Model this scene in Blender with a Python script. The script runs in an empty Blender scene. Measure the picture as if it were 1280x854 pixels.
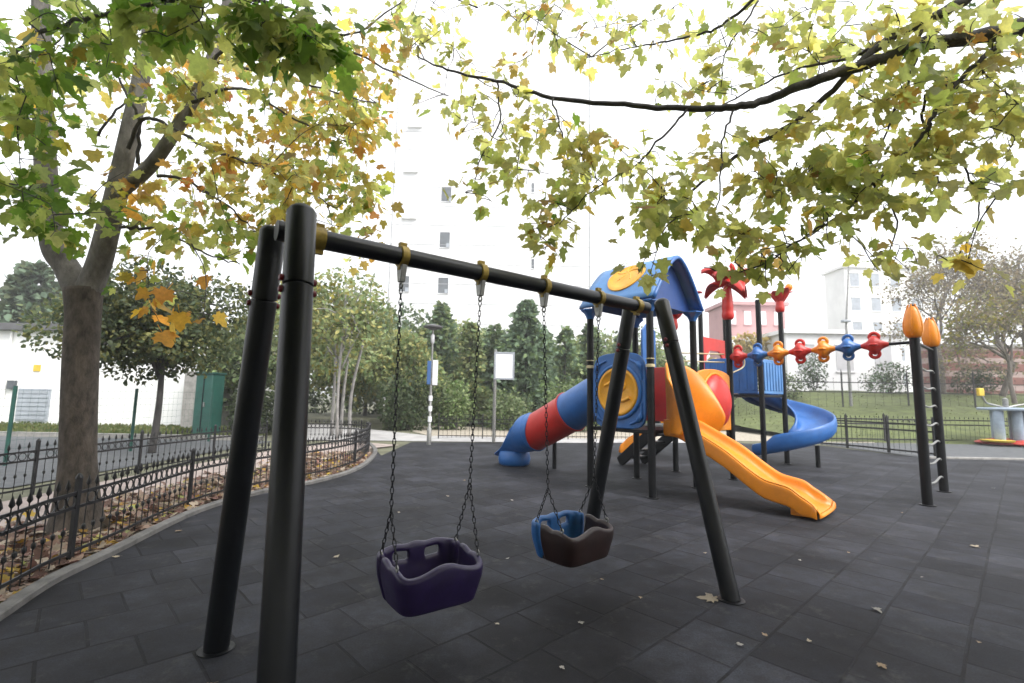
import bpy, math, random
import numpy as np
from mathutils import Vector, Matrix

sc = bpy.context.scene
C = sc.collection
rad = math.radians
random.seed(7)
rng = np.random.default_rng(11)

# ------------------------------------------------------------------ camera
EYE = np.array([0.0, 0.0, 1.5])
FPX = 600.0
PITCH, ROLL = rad(6.6), rad(1.0)
fw = np.array([0, math.cos(PITCH), math.sin(PITCH)])
r0 = np.array([1.0, 0, 0]); u0 = np.cross(r0, fw)
ri = math.cos(ROLL) * r0 + math.sin(ROLL) * u0
up = -math.sin(ROLL) * r0 + math.cos(ROLL) * u0
cam = bpy.data.cameras.new('camera'); camo = bpy.data.objects.new('camera', cam); C.objects.link(camo)
cam.sensor_width = 36; cam.lens = 36 * FPX / 1280; cam.clip_start = 0.05; cam.clip_end = 2000
camo.matrix_world = Matrix(((ri[0], up[0], -fw[0], 0), (ri[1], up[1], -fw[1], 0), (ri[2], up[2], -fw[2], 1.5), (0, 0, 0, 1)))
cam.dof.use_dof = True; cam.dof.focus_distance = 4.2; cam.dof.aperture_fstop = 1.8
sc.camera = camo

def ray(x, y):
    return (fw * FPX + ri * (x - 640) - up * (y - 427)) / FPX
def gr(x, y, z=0.0):                      # a point on the level z
    d = ray(x, y); return EYE + d * ((z - 1.5) / d[2])
def at(x, y, Y):                          # a point at distance Y
    d = ray(x, y); return EYE + d * (Y / d[1])

# ------------------------------------------------------------------ light
SUN_EL, SUN_AZ = rad(46), rad(128)         # azimuth from +Y towards +X
w = bpy.data.worlds.new('World'); sc.world = w; w.use_nodes = True
nt = w.node_tree; nt.nodes.clear()
sky = nt.nodes.new('ShaderNodeTexSky'); sky.sky_type = 'NISHITA'; sky.sun_disc = False
sky.sun_elevation = SUN_EL; sky.sun_rotation = SUN_AZ
sky.air_density = 1.0; sky.dust_density = 6.0; sky.ozone_density = 1.0
hs = nt.nodes.new('ShaderNodeHueSaturation'); hs.inputs['Saturation'].default_value = 0.22
bg = nt.nodes.new('ShaderNodeBackground'); bg.inputs[1].default_value = 0.15
wo = nt.nodes.new('ShaderNodeOutputWorld')
ov = nt.nodes.new('ShaderNodeMix'); ov.data_type = 'RGBA'; ov.inputs[0].default_value = 0.65      # an even overcast layer over the clear sky
ov.inputs[7].default_value = (6.6, 6.75, 7.0, 1)
nt.links.new(sky.outputs[0], hs.inputs['Color']); nt.links.new(hs.outputs[0], ov.inputs[6]); nt.links.new(ov.outputs[2], bg.inputs[0]); nt.links.new(bg.outputs[0], wo.inputs[0])
sl = bpy.data.lights.new('sun', 'SUN'); sl.energy = 1.4; sl.angle = rad(25); sl.color = (1, 0.97, 0.92)
so = bpy.data.objects.new('sun', sl); C.objects.link(so); so.location = (0, 0, 30)
sdir = Vector((math.sin(SUN_AZ) * math.cos(SUN_EL), math.cos(SUN_AZ) * math.cos(SUN_EL), math.sin(SUN_EL)))
so.rotation_euler = sdir.to_track_quat('Z', 'Y').to_euler()
sc.view_settings.view_transform = 'Standard'; sc.view_settings.look = 'None'
sc.view_settings.exposure = 1.36; sc.view_settings.gamma = 1.0
sc.view_settings.use_curve_mapping = False
sc.render.engine = 'CYCLES'
try:
    sc.cycles.use_denoising = True
    sc.cycles.max_bounces = 8; sc.cycles.transparent_max_bounces = 8
except Exception:
    pass

# ------------------------------------------------------------------ materials
MATS = {}
def nodes(name):
    m = bpy.data.materials.new(name); m.use_nodes = True
    n = m.node_tree; b = n.nodes['Principled BSDF']; MATS[name] = m
    return m, n, b
def noise(n, scale, detail=4, rough=0.6, coord='Object', vec=None):
    if vec is None:
        tc = n.nodes.new('ShaderNodeTexCoord'); vec = tc.outputs[coord]
    t = n.nodes.new('ShaderNodeTexNoise'); t.inputs['Scale'].default_value = scale
    t.inputs['Detail'].default_value = detail; t.inputs['Roughness'].default_value = rough
    n.links.new(vec, t.inputs['Vector']); return t
def ramp(n, fac, stops):
    r = n.nodes.new('ShaderNodeValToRGB')
    e = r.color_ramp.elements
    while len(e) < len(stops): e.new(0.5)
    for i, (p, c) in enumerate(stops):
        e[i].position = p; e[i].color = (*c, 1) if len(c) == 3 else c
    n.links.new(fac, r.inputs[0]); return r
def mix(n, mode, f, a, b):
    m = n.nodes.new('ShaderNodeMix'); m.data_type = 'RGBA'; m.blend_type = mode
    for s, v in ((m.inputs[0], f), (m.inputs[6], a), (m.inputs[7], b)):
        if hasattr(v, 'links') or hasattr(v, 'is_linked'): n.links.new(v, s)
        elif isinstance(v, (int, float)): s.default_value = v
        else: s.default_value = (*v, 1)
    return m.outputs[2]
def bump(n, b, h, strength=0.3, dist=0.01):
    k = n.nodes.new('ShaderNodeBump'); k.inputs['Strength'].default_value = strength; k.inputs['Distance'].default_value = dist
    n.links.new(h, k.inputs['Height']); n.links.new(k.outputs[0], b.inputs['Normal'])
def plain(name, col, rough=0.5, metal=0.0, var=0.25, scale=6.0, bmp=0.0, grime=0.0, spec=0.5):
    m, n, b = nodes(name)
    t = noise(n, scale, 5, 0.65)
    lo = tuple(c * (1 - var) for c in col); hi = tuple(min(1, c * (1 + var)) for c in col)
    r = ramp(n, t.outputs[0], [(0.3, lo), (0.7, hi)])
    out = r.outputs[0]
    if grime:
        t2 = noise(n, scale * 0.37, 8, 0.75)
        r2 = ramp(n, t2.outputs[0], [(0.48, (1, 1, 1)), (0.72, (1 - grime,) * 3)])
        out = mix(n, 'MULTIPLY', 1.0, out, r2.outputs[0])
    n.links.new(out, b.inputs['Base Color'])
    b.inputs['Roughness'].default_value = rough; b.inputs['Metallic'].default_value = metal
    b.inputs['Specular IOR Level'].default_value = spec
    t3 = noise(n, scale * 1.7, 4, 0.7)
    mr = n.nodes.new('ShaderNodeMapRange'); mr.inputs[3].default_value = max(0.05, rough - 0.1); mr.inputs[4].default_value = min(1, rough + 0.14)
    n.links.new(t3.outputs[0], mr.inputs[0]); n.links.new(mr.outputs[0], b.inputs['Roughness'])
    if bmp: bump(n, b, noise(n, scale * 8, 5, 0.7).outputs[0], bmp, 0.01)
    return m
def leafmat(name, trans=0.45, rough=0.5, gain=1.0):
    m, n, b = nodes(name)
    a = n.nodes.new('ShaderNodeAttribute'); a.attribute_name = 'col'
    t = noise(n, 30, 3)
    c = mix(n, 'MULTIPLY', 0.5, a.outputs['Color'], ramp(n, t.outputs[0], [(0.3, (0.6, 0.6, 0.6)), (0.7, (1.3, 1.25, 1.1))]).outputs[0])
    n.links.new(c, b.inputs['Base Color']); b.inputs['Roughness'].default_value = rough
    b.inputs['Specular IOR Level'].default_value = 0.3
    tr = n.nodes.new('ShaderNodeBsdfTranslucent')
    g = mix(n, 'MULTIPLY', 1.0, c, (1.5 * gain, 1.5 * gain, 1.4 * gain)); n.links.new(g, tr.inputs[0])
    ms = n.nodes.new('ShaderNodeMixShader'); ms.inputs[0].default_value = trans
    n.links.new(b.outputs[0], ms.inputs[1]); n.links.new(tr.outputs[0], ms.inputs[2])
    n.links.new(ms.outputs[0], n.nodes['Material Output'].inputs['Surface'])
    return m

BLACK = plain('black_paint', (0.006, 0.0065, 0.008), 0.40, 0, 0.3, 5, 0.05, 0, .22)
SWINGP = plain('swing_paint', (0.0055, 0.0065, 0.0085), 0.36, 0, 0.35, 4, 0.06, 0.3, .4)
BLUE = plain('blue_plastic', (0.018, 0.115, 0.37), 0.38, 0, 0.15, 3, 0.03, 0.3)
DBLUE = plain('dark_blue_plastic', (0.012, 0.05, 0.2), 0.42, 0, 0.15, 3, 0.03, 0.3)
LBLUE = plain('roof_blue', (0.07, 0.20, 0.44), 0.45, 0, 0.12, 3, 0.03, 0.25)
SBLUE = plain('swing_blue', (0.014, 0.10, 0.30), 0.4, 0, 0.2, 8, 0.04, 0.4)
ORANGE = plain('orange_plastic', (0.70, 0.225, 0.004), 0.36, 0, 0.1, 3, 0.03, 0.25)
YELLOW = plain('ochre_plastic', (0.72, 0.33, 0.015), 0.4, 0, 0.12, 6, 0.04, 0.3)
RED = plain('red_plastic', (0.50, 0.016, 0.010), 0.38, 0, 0.12, 3, 0.03, 0.25)
DRED = plain('dark_red_cap', (0.17, 0.006, 0.012), 0.4, 0, 0.2)
PURPLE = plain('purple_rubber', (0.018, 0.009, 0.052), 0.33, 0, 0.25, 9, 0.06, 0.3, .5)
BROWN = plain('brown_rubber', (0.022, 0.009, 0.008), 0.38, 0, 0.3, 9, 0.06, 0.3, .5)
BEIGE = plain('cream_clamp', (0.5, 0.42, 0.25), 0.5, 0, 0.2)
CLAMP = plain('yellow_clamp', (0.32, 0.22, 0.03), 0.45, 0.2, 0.4, 20, 0.1, 0.5)
STEEL = plain('dull_steel', (0.28, 0.28, 0.27), 0.42, 0.85, 0.3, 20, 0.1)
CHAIN = plain('chain_steel', (0.022, 0.022, 0.025), 0.45, 0.7, 0.4, 40)
IRON = plain('iron_fence_paint', (0.009, 0.009, 0.0105), 0.5, 0, 0.5, 9, 0.1)
CONC = plain('concrete', (0.27, 0.26, 0.245), 0.85, 0, 0.25, 5, 0.3, 0.4)
GREYP = plain('grey_paint', (0.33, 0.36, 0.40), 0.5, 0, 0.15, 3, 0, 0.25)
WHITEW = plain('white_render', (0.80, 0.80, 0.79), 0.8, 0, 0.03, 0.7, 0.1, 0.12)
WHITEB = plain('tower_white', (0.76, 0.76, 0.77), 0.8, 0, 0.02, 0.2, 0, 0.03)
PALEB = plain('pale_facade', (0.78, 0.78, 0.77), 0.8, 0, 0.08, 0.3, 0, 0.15)
PINKB = plain('pink_facade', (0.44, 0.26, 0.26), 0.8, 0, 0.12, 0.4, 0, 0.2)
GLASS = plain('dark_window', (0.08, 0.09, 0.10), 0.15, 0, 0.5, 0.5)
WGLASS = plain('pale_window', (0.5, 0.5, 0.52), 0.3, 0, 0.1, 1)
ROOFG = plain('grey_roof', (0.10, 0.10, 0.105), 0.7, 0, 0.2, 2)
GREENP = plain('green_paint', (0.012, 0.07, 0.055), 0.5, 0, 0.25, 2, 0.05, 0.3)
SIGNW = plain('white_board', (0.78, 0.79, 0.82), 0.5, 0, 0.03, 4)
SIGNB = plain('blue_board', (0.05, 0.12, 0.3), 0.5, 0, 0.1, 4)
REDBR = plain('red_base_plastic', (0.48, 0.05, 0.035), 0.5, 0, 0.2)
YELB = plain('yellow_grip', (0.6, 0.42, 0.04), 0.5, 0, 0.2)
GREYB = plain('machine_grey_blue', (0.25, 0.31, 0.38), 0.45, 0, 0.15)
SOIL = plain('soil', (0.075, 0.058, 0.042), 0.95, 0, 0.5, 7, 0.8, 0.4)
PATHM = plain('pinkish_paving', (0.33, 0.27, 0.245), 0.85, 0, 0.25, 3, 0.3, 0.3)
PATHG = plain('grey_paving', (0.36, 0.35, 0.345), 0.85, 0, 0.2, 2, 0.3, 0.3)
GRAVEL = plain('gravel', (0.34, 0.30, 0.24), 0.9, 0, 0.35, 9, 0.6, 0.4)
ROADM = plain('asphalt', (0.075, 0.08, 0.085), 0.85, 0, 0.3, 6, 0.4, 0.3)
GRASSM = plain('grass_ground', (0.085, 0.105, 0.028), 0.95, 0, 0.45, 1.6, 0.8, 0.35)
GBASE = plain('ground_soil', (0.12, 0.12, 0.075), 0.95, 0, 0.4, 1.1, 0.5, 0.3)
LEAFM = leafmat('plane_leaf', 0.58, 0.5, 1.75)
FARLEAF = leafmat('far_foliage', 0.3, 0.6)
DRYLEAF = leafmat('dry_leaf', 0.15, 0.7)

def bark(name, a, b_, scale=9, patch=True):
    m, n, b = nodes(name)
    tc = n.nodes.new('ShaderNodeTexCoord'); mp = n.nodes.new('ShaderNodeMapping'); mp.inputs['Scale'].default_value = (1, 1, 0.45)
    n.links.new(tc.outputs['Object'], mp.inputs[0])
    t = noise(n, scale, 6, 0.7, vec=mp.outputs[0])
    v = n.nodes.new('ShaderNodeTexVoronoi'); v.inputs['Scale'].default_value = scale * 0.9; n.links.new(mp.outputs[0], v.inputs['Vector'])
    r = ramp(n, t.outputs[0], [(0.32, a), (0.68, b_)])
    c = mix(n, 'MULTIPLY', 0.4, r.outputs[0], ramp(n, v.outputs['Distance'], [(0.0, (0.55, 0.55, 0.55)), (0.6, (1.25, 1.22, 1.2))]).outputs[0])
    n.links.new(c, b.inputs['Base Color']); b.inputs['Roughness'].default_value = 0.9
    bump(n, b, noise(n, scale * 4, 6, 0.75, vec=mp.outputs[0]).outputs[0], 0.7, 0.02)
    return m
BARK = bark('plane_bark', (0.022, 0.017, 0.013), (0.105, 0.086, 0.070), 13)
BARKG = bark('pale_bark', (0.15, 0.145, 0.14), (0.30, 0.29, 0.28))
BARKL = bark('limb_bark', (0.06, 0.054, 0.049), (0.20, 0.19, 0.178), 7)
BARKD = bark('dark_bark', (0.028, 0.026, 0.027), (0.085, 0.08, 0.078))

WEAR_SHADE = [(.30, 3.0, .55), (-.45, 2.35, .5), (.75, 3.65, .45), (-.2, 3.9, .4)]
def tiles(name):
    m, n, b = nodes(name)
    tc = n.nodes.new('ShaderNodeTexCoord'); mp = n.nodes.new('ShaderNodeMapping')
    mp.inputs['Rotation'].default_value = (0, 0, -rad(90 - 46.6)); mp.inputs['Location'].default_value = (0.13, 0.07, 0)
    n.links.new(tc.outputs['Object'], mp.inputs[0])
    wob = noise(n, 0.9, 2, 0.5, vec=mp.outputs[0])
    off = n.nodes.new('ShaderNodeVectorMath'); off.operation = 'MULTIPLY_ADD'
    off.inputs[1].default_value = (0.06,) * 3
    n.links.new(wob.outputs['Color'], off.inputs[0]); n.links.new(mp.outputs[0], off.inputs[2])
    br = n.nodes.new('ShaderNodeTexBrick'); br.offset = 0.5; br.inputs['Scale'].default_value = 1.0
    br.inputs['Brick Width'].default_value = 0.44; br.inputs['Row Height'].default_value = 0.44
    br.inputs['Mortar Size'].default_value = 0.010; br.inputs['Mortar Smooth'].default_value = 0.25
    br.inputs['Color1'].default_value = (0.0145, 0.016, 0.0215, 1); br.inputs['Color2'].default_value = (0.029, 0.0315, 0.040, 1)
    br.inputs['Mortar'].default_value = (0.003, 0.003, 0.0035, 1)
    n.links.new(off.outputs[0], br.inputs['Vector'])
    b2 = n.nodes.new('ShaderNodeTexBrick'); b2.offset = 0.5; b2.inputs['Scale'].default_value = 1.0
    b2.inputs['Brick Width'].default_value = 0.44; b2.inputs['Row Height'].default_value = 0.44; b2.inputs['Mortar Size'].default_value = 0.0
    b2.inputs['Color1'].default_value = (0.0135, 0.0145, 0.0185, 1); b2.inputs['Color2'].default_value = (0.030, 0.032, 0.0385, 1)
    n.links.new(off.outputs[0], b2.inputs['Vector'])
    t = noise(n, 1.1, 8, 0.7); t2 = noise(n, 6, 8, 0.75); t3 = noise(n, 90, 4, 0.75)
    jm = n.nodes.new('ShaderNodeMath'); jm.operation = 'MULTIPLY'; n.links.new(br.outputs['Fac'], jm.inputs[0])
    n.links.new(ramp(n, noise(n, 2.2, 5, 0.6).outputs[0], [(0.40, (0.15,) * 3), (0.62, (0.95,) * 3)]).outputs[0], jm.inputs[1])
    c = mix(n, 'MIX', jm.outputs[0], b2.outputs['Color'], (0.004, 0.004, 0.0045))
    c = mix(n, 'MULTIPLY', 1.0, c, ramp(n, t.outputs[0], [(0.34, (0.40, 0.38, 0.37)), (0.5, (0.92, 0.92, 0.92)), (0.66, (1.55, 1.55, 1.58))]).outputs[0])
    c = mix(n, 'MULTIPLY', 1.0, c, ramp(n, t2.outputs[0], [(0.32, (0.58, 0.53, 0.50)), (0.68, (1.34, 1.34, 1.40))]).outputs[0])
    c = mix(n, 'MULTIPLY', 1.0, c, ramp(n, t3.outputs[0], [(0.3, (0.6, 0.6, 0.6)), (0.7, (1.4, 1.4, 1.4))]).outputs[0])
    # dark blotches under the swings: wear, with near-ground shade painted in
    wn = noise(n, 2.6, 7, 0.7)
    for (wx, wy, wr) in WEAR_SHADE:
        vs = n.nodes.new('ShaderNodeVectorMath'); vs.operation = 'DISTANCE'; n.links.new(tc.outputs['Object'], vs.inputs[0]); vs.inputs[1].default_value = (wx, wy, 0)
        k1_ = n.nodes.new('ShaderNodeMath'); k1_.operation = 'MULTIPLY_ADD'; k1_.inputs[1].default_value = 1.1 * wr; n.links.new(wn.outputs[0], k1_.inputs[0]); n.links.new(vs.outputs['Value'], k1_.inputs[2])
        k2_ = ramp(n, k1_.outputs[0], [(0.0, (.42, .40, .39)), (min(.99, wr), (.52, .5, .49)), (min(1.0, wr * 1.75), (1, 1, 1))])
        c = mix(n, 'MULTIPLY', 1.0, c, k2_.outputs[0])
    # pale scuffs
    t4 = noise(n, 3.4, 9, 0.8)
    c = mix(n, 'MIX', ramp(n, t4.outputs[0], [(0.55, (0, 0, 0)), (0.74, (0.75, 0.75, 0.75))]).outputs[0], c, (0.07, 0.067, 0.064))
    n.links.new(c, b.inputs['Base Color'])
    b.inputs['Specular IOR Level'].default_value = 0.22
    rr = n.nodes.new('ShaderNodeMapRange'); rr.inputs[3].default_value = 0.62; rr.inputs[4].default_value = 0.92
    n.links.new(t2.outputs[0], rr.inputs[0]); n.links.new(rr.outputs[0], b.inputs['Roughness'])
    inv = n.nodes.new('ShaderNodeMath'); inv.operation = 'MULTIPLY_ADD'; inv.inputs[1].default_value = -1.0
    n.links.new(br.outputs['Fac'], inv.inputs[0])
    sm = n.nodes.new('ShaderNodeMath'); sm.operation = 'MULTIPLY'; sm.inputs[1].default_value = 0.25
    n.links.new(t3.outputs[0], sm.inputs[0]); n.links.new(sm.outputs[0], inv.inputs[2])
    bump(n, b, inv.outputs[0], 0.6, 0.008)
    return m
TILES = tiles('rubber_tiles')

def stripes(name, a, b_, row):
    m, n, b = nodes(name)
    tc = n.nodes.new('ShaderNodeTexCoord'); sx = n.nodes.new('ShaderNodeSeparateXYZ'); n.links.new(tc.outputs['Object'], sx.inputs[0])
    wv = n.nodes.new('ShaderNodeMath'); wv.operation = 'MULTIPLY'; wv.inputs[1].default_value = 1 / row
    n.links.new(sx.outputs['Z'], wv.inputs[0])
    fr = n.nodes.new('ShaderNodeMath'); fr.operation = 'FRACT'; n.links.new(wv.outputs[0], fr.inputs[0])
    r = ramp(n, fr.outputs[0], [(0.0, a), (0.55, a), (0.6, b_), (1.0, b_)])
    t = noise(n, 1.5, 5)
    c = mix(n, 'MULTIPLY', 1.0, r.outputs[0], ramp(n, t.outputs[0], [(0.3, (0.75,) * 3), (0.7, (1.2,) * 3)]).outputs[0])
    n.links.new(c, b.inputs['Base Color']); b.inputs['Roughness'].default_value = 0.85
    return m
BRICK = stripes('brick_bands', (0.20, 0.085, 0.07), (0.36, 0.27, 0.25), 0.95)

# ------------------------------------------------------------------ object helpers
ROOTLOC = {}
def tag(o, label=None, cat=None, group=None, kind=None):
    if label: o['label'] = label
    if cat: o['category'] = cat
    if group: o['group'] = group
    if kind: o['kind'] = kind
    return o
def thing(name, label, cat, loc=(0, 0, 0), group=None):
    o = bpy.data.objects.new(name, None); C.objects.link(o)
    o.location = tuple(float(c) for c in loc); o.empty_display_size = 0.2
    ROOTLOC[o] = np.array(loc, float)
    return tag(o, label, cat, group)
def link(name, me, m, parent=None, smooth=None):
    o = bpy.data.objects.new(name, me); C.objects.link(o)
    if m is not None: me.materials.append(m)
    if parent is not None:
        o.parent = parent; ROOTLOC[o] = ROOTLOC.get(parent, np.zeros(3))
    if smooth is not None and len(me.polygons):
        me.polygons.foreach_set('use_smooth', [True] * len(me.polygons))
        if smooth < 180:
            try: me.set_sharp_from_angle(angle=rad(smooth))
            except Exception: pass
    return o

def basis(d):
    d = np.array(d, float); d /= np.linalg.norm(d)
    a = np.array([0, 0, 1.0]) if abs(d[2]) < 0.9 else np.array([1.0, 0, 0])
    x = np.cross(a, d); x /= np.linalg.norm(x); return x, np.cross(d, x), d

class MB:
    def __init__(s): s.v = []; s.f = []
    def add(s, v, f):
        k = len(s.v); s.v += [tuple(map(float, p)) for p in v]; s.f += [tuple(i + k for i in q) for q in f]; return s
    def box(s, c, size, rz=0.0, ex=None):
        hx, hy, hz = [q / 2 for q in size]
        if ex is None: ax, ay = np.array([math.cos(rz), math.sin(rz), 0]), np.array([-math.sin(rz), math.cos(rz), 0])
        else:
            ax = np.array([ex[0], ex[1], 0.0]); ax /= np.linalg.norm(ax); ay = np.array([-ax[1], ax[0], 0])
        az = np.array([0, 0, 1.0]); c = np.array(c, float)
        v = [c + ax * sx * hx + ay * sy * hy + az * sz * hz for sz in (-1, 1) for sx, sy in ((-1, -1), (1, -1), (1, 1), (-1, 1))]
        return s.add(v, [(3, 2, 1, 0), (4, 5, 6, 7), (0, 1, 5, 4), (1, 2, 6, 5), (2, 3, 7, 6), (3, 0, 4, 7)])
    def bar(s, p, q, wd, th, upv=(0, 0, 1)):
        p = np.array(p, float); q = np.array(q, float); d = q - p; d /= np.linalg.norm(d)
        x = np.cross(d, np.array(upv, float)); x /= np.linalg.norm(x); y = np.cross(x, d)
        v = [a + x * sx * wd / 2 + y * sy * th / 2 for a in (p, q) for sx, sy in ((-1, -1), (1, -1), (1, 1), (-1, 1))]
        return s.add(v, [(3, 2, 1, 0), (4, 5, 6, 7), (0, 1, 5, 4), (1, 2, 6, 5), (2, 3, 7, 6), (3, 0, 4, 7)])
    def tube(s, pts, rs, n=10, cap=True):
        pts = [np.array(p, float) for p in pts]
        if not hasattr(rs, '__len__'): rs = [rs] * len(pts)
        T = []
        for i in range(len(pts)):
            d = pts[min(i + 1, len(pts) - 1)] - pts[max(i - 1, 0)]
            T.append(d / (np.linalg.norm(d) + 1e-12))
        x, y, _ = basis(T[0]); v = []
        for i, p in enumerate(pts):
            x = x - T[i] * (x @ T[i]); x /= np.linalg.norm(x) + 1e-12; y = np.cross(T[i], x)
            for k in range(n):
                a = 2 * math.pi * k / n; v.append(p + (x * math.cos(a) + y * math.sin(a)) * rs[i])
        f = []
        for i in range(len(pts) - 1):
            for k in range(n):
                f.append((i * n + k, i * n + (k + 1) % n, (i + 1) * n + (k + 1) % n, (i + 1) * n + k))
        if cap:
            f.append(tuple(reversed(range(n)))); f.append(tuple((len(pts) - 1) * n + k for k in range(n)))
        return s.add(v, f)
    def lathe(s, prof, c, axis=(0, 0, 1), n=20, cap=True):
        x, y, d = basis(axis); c = np.array(c, float); v = []
        for r, z in prof:
            for k in range(n):
                a = 2 * math.pi * k / n; v.append(c + d * z + (x * math.cos(a) + y * math.sin(a)) * max(r, 1e-4))
        f = []
        for i in range(len(prof) - 1):
            for k in range(n):
                f.append((i * n + k, i * n + (k + 1) % n, (i + 1) * n + (k + 1) % n, (i + 1) * n + k))
        if cap:
            f.append(tuple(reversed(range(n)))); f.append(tuple((len(prof) - 1) * n + k for k in range(n)))
        return s.add(v, f)
    def torus(s, c, axis, R, r, n=18, m=8, sx=1.0):
        x, y, d = basis(axis); c = np.array(c, float); v = []
        for i in range(n):
            a = 2 * math.pi * i / n; o = x * math.cos(a) * sx + y * math.sin(a)
            for j in range(m):
                b = 2 * math.pi * j / m; v.append(c + o * (R + r * math.cos(b)) + d * r * math.sin(b))
        f = [(i * m + j, ((i + 1) % n) * m + j, ((i + 1) % n) * m + (j + 1) % m, i * m + (j + 1) % m) for i in range(n) for j in range(m)]
        return s.add(v, f)
    def prism(s, poly, o, ax, ay, th):
        o = np.array(o, float); ax = np.array(ax, float); ay = np.array(ay, float); nz = np.cross(ax, ay); nz /= np.linalg.norm(nz)
        n = len(poly); v = [o + ax * a + ay * b - nz * th / 2 for a, b in poly] + [o + ax * a + ay * b + nz * th / 2 for a, b in poly]
        f = [tuple(reversed(range(n))), tuple(range(n, 2 * n))] + [(i, (i + 1) % n, n + (i + 1) % n, n + i) for i in range(n)]
        return s.add(v, f)
    def grid(s, P, closed=False):
        R, Cn = len(P), len(P[0]); v = [p for row in P for p in row]; f = []
        for i in range(R - 1):
            for j in range(Cn if closed else Cn - 1):
                f.append((i * Cn + j, i * Cn + (j + 1) % Cn, (i + 1) * Cn + (j + 1) % Cn, (i + 1) * Cn + j))
        return s.add(v, f)
    def build(s, name, m, parent=None, smooth=40, bevel=0.0, solid=0.0, sub=0, off=-1):
        base = ROOTLOC.get(parent, np.zeros(3)) if parent is not None else np.zeros(3)
        v = np.array(s.v) - base
        me = bpy.data.meshes.new(name); me.from_pydata([tuple(p) for p in v], [], s.f); me.update()
        o = link(name, me, m, parent, smooth)
        if solid:
            k = o.modifiers.new('Solidify', 'SOLIDIFY'); k.thickness = solid; k.offset = off
        if bevel:
            k = o.modifiers.new('Bevel', 'BEVEL'); k.width = bevel; k.segments = 2; k.limit_method = 'ANGLE'; k.angle_limit = rad(35)
        if sub:
            k = o.modifiers.new('Subsurf', 'SUBSURF'); k.levels = sub; k.render_levels = sub
        return o

def catmull(pts, n=6):
    pts = [np.array(p, float) for p in pts]
    P = [2 * pts[0] - pts[1]] + pts + [2 * pts[-1] - pts[-2]]; out = []
    for i in range(1, len(P) - 2):
        for k in range(n):
            t = k / n; a, b, c, d = P[i - 1], P[i], P[i + 1], P[i + 2]
            out.append(0.5 * (2 * b + (c - a) * t + (2 * a - 5 * b + 4 * c - d) * t * t + (3 * b - a - 3 * c + d) * t ** 3))
    out.append(P[-2]); return out
def lerp(a, b, t): return np.array(a) * (1 - t) + np.array(b) * t

# ------------------------------------------------------------------ leaves
HALF = [(0, 0), (.14, -.10), (.35, -.06), (.31, .11), (.57, .17), (.47, .30), (.58, .55), (.35, .49), (.25, .58), (.21, .83), (0, 1.05)]
TPL = np.array([(x, y, 0) for x, y in HALF] + [(-x, y, 0) for x, y in HALF[1:-1]], float)
FR = list(range(11)); FL = [0] + [10] + [19 - k for k in range(9)]
FL = [0, 10] + [11 + 8 - k for k in range(9)]
TPL = np.concatenate([TPL, np.array([(-.014, -.5, .06), (.014, -.5, .06), (.014, .02, 0), (-.014, .02, 0)])]); FS = [20, 21, 22, 23]      # the leaf stalk
SMALL = np.array([(0, 0, 0), (.34, .28, .05), (.22, .75, .02), (0, 1, -.05), (-.22, .75, .02), (-.34, .28, .05)], float)
def leaves(name, pos, tip, nor, size, col, m, parent=None, tpl='plane'):
    n = len(pos); base = ROOTLOC.get(parent, np.zeros(3)) if parent is not None else np.zeros(3)
    pos = np.asarray(pos, float) - base; tip = np.asarray(tip, float); nor = np.asarray(nor, float)
    tip /= np.linalg.norm(tip, axis=1)[:, None] + 1e-9
    x = np.cross(tip, nor); x /= np.linalg.norm(x, axis=1)[:, None] + 1e-9; z = np.cross(x, tip)
    if tpl == 'plane': T = TPL.copy(); faces = [FR, FL, FS]
    else: T = SMALL.copy(); faces = [[0, 1, 2, 3], [0, 3, 4, 5]]
    k = len(T); size = np.asarray(size, float)
    fold = rng.uniform(-0.1, 0.28, n) if tpl == 'plane' else np.zeros(n); curl = rng.uniform(-0.12, 0.25, n) if tpl == 'plane' else np.zeros(n)
    Z = T[None, :, 2] + fold[:, None] * np.abs(T[None, :, 0]) - curl[:, None] * T[None, :, 1] ** 2
    if tpl == 'plane': Z = Z + rng.normal(0, 0.022, (n, k))
    V = pos[:, None, :] + size[:, None, None] * (x[:, None, :] * T[None, :, 0, None] + tip[:, None, :] * T[None, :, 1, None] + z[:, None, :] * Z[:, :, None])
    me = bpy.data.meshes.new(name)
    me.vertices.add(n * k); me.vertices.foreach_set('co', V.reshape(-1))
    li = np.concatenate([np.array(f) for f in faces]); nl = len(li)
    L = (np.arange(n)[:, None] * k + li[None, :]).reshape(-1)
    me.loops.add(n * nl); me.loops.foreach_set('vertex_index', L.astype(np.int32))
    me.polygons.add(n * len(faces)); st = np.cumsum([0] + [len(f) for f in faces])[:-1]
    me.polygons.foreach_set('loop_start', (np.arange(n)[:, None] * nl + st[None, :]).reshape(-1).astype(np.int32))
    me.update(calc_edges=True); me.validate()
    ca = me.color_attributes.new('col', 'FLOAT_COLOR', 'POINT')
    cc = np.ones((n, k, 4)); cc[:, :, :3] = np.asarray(col)[:, None, :]
    ca.data.foreach_set('color', cc.reshape(-1))
    return link(name, me, m, parent)

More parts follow.
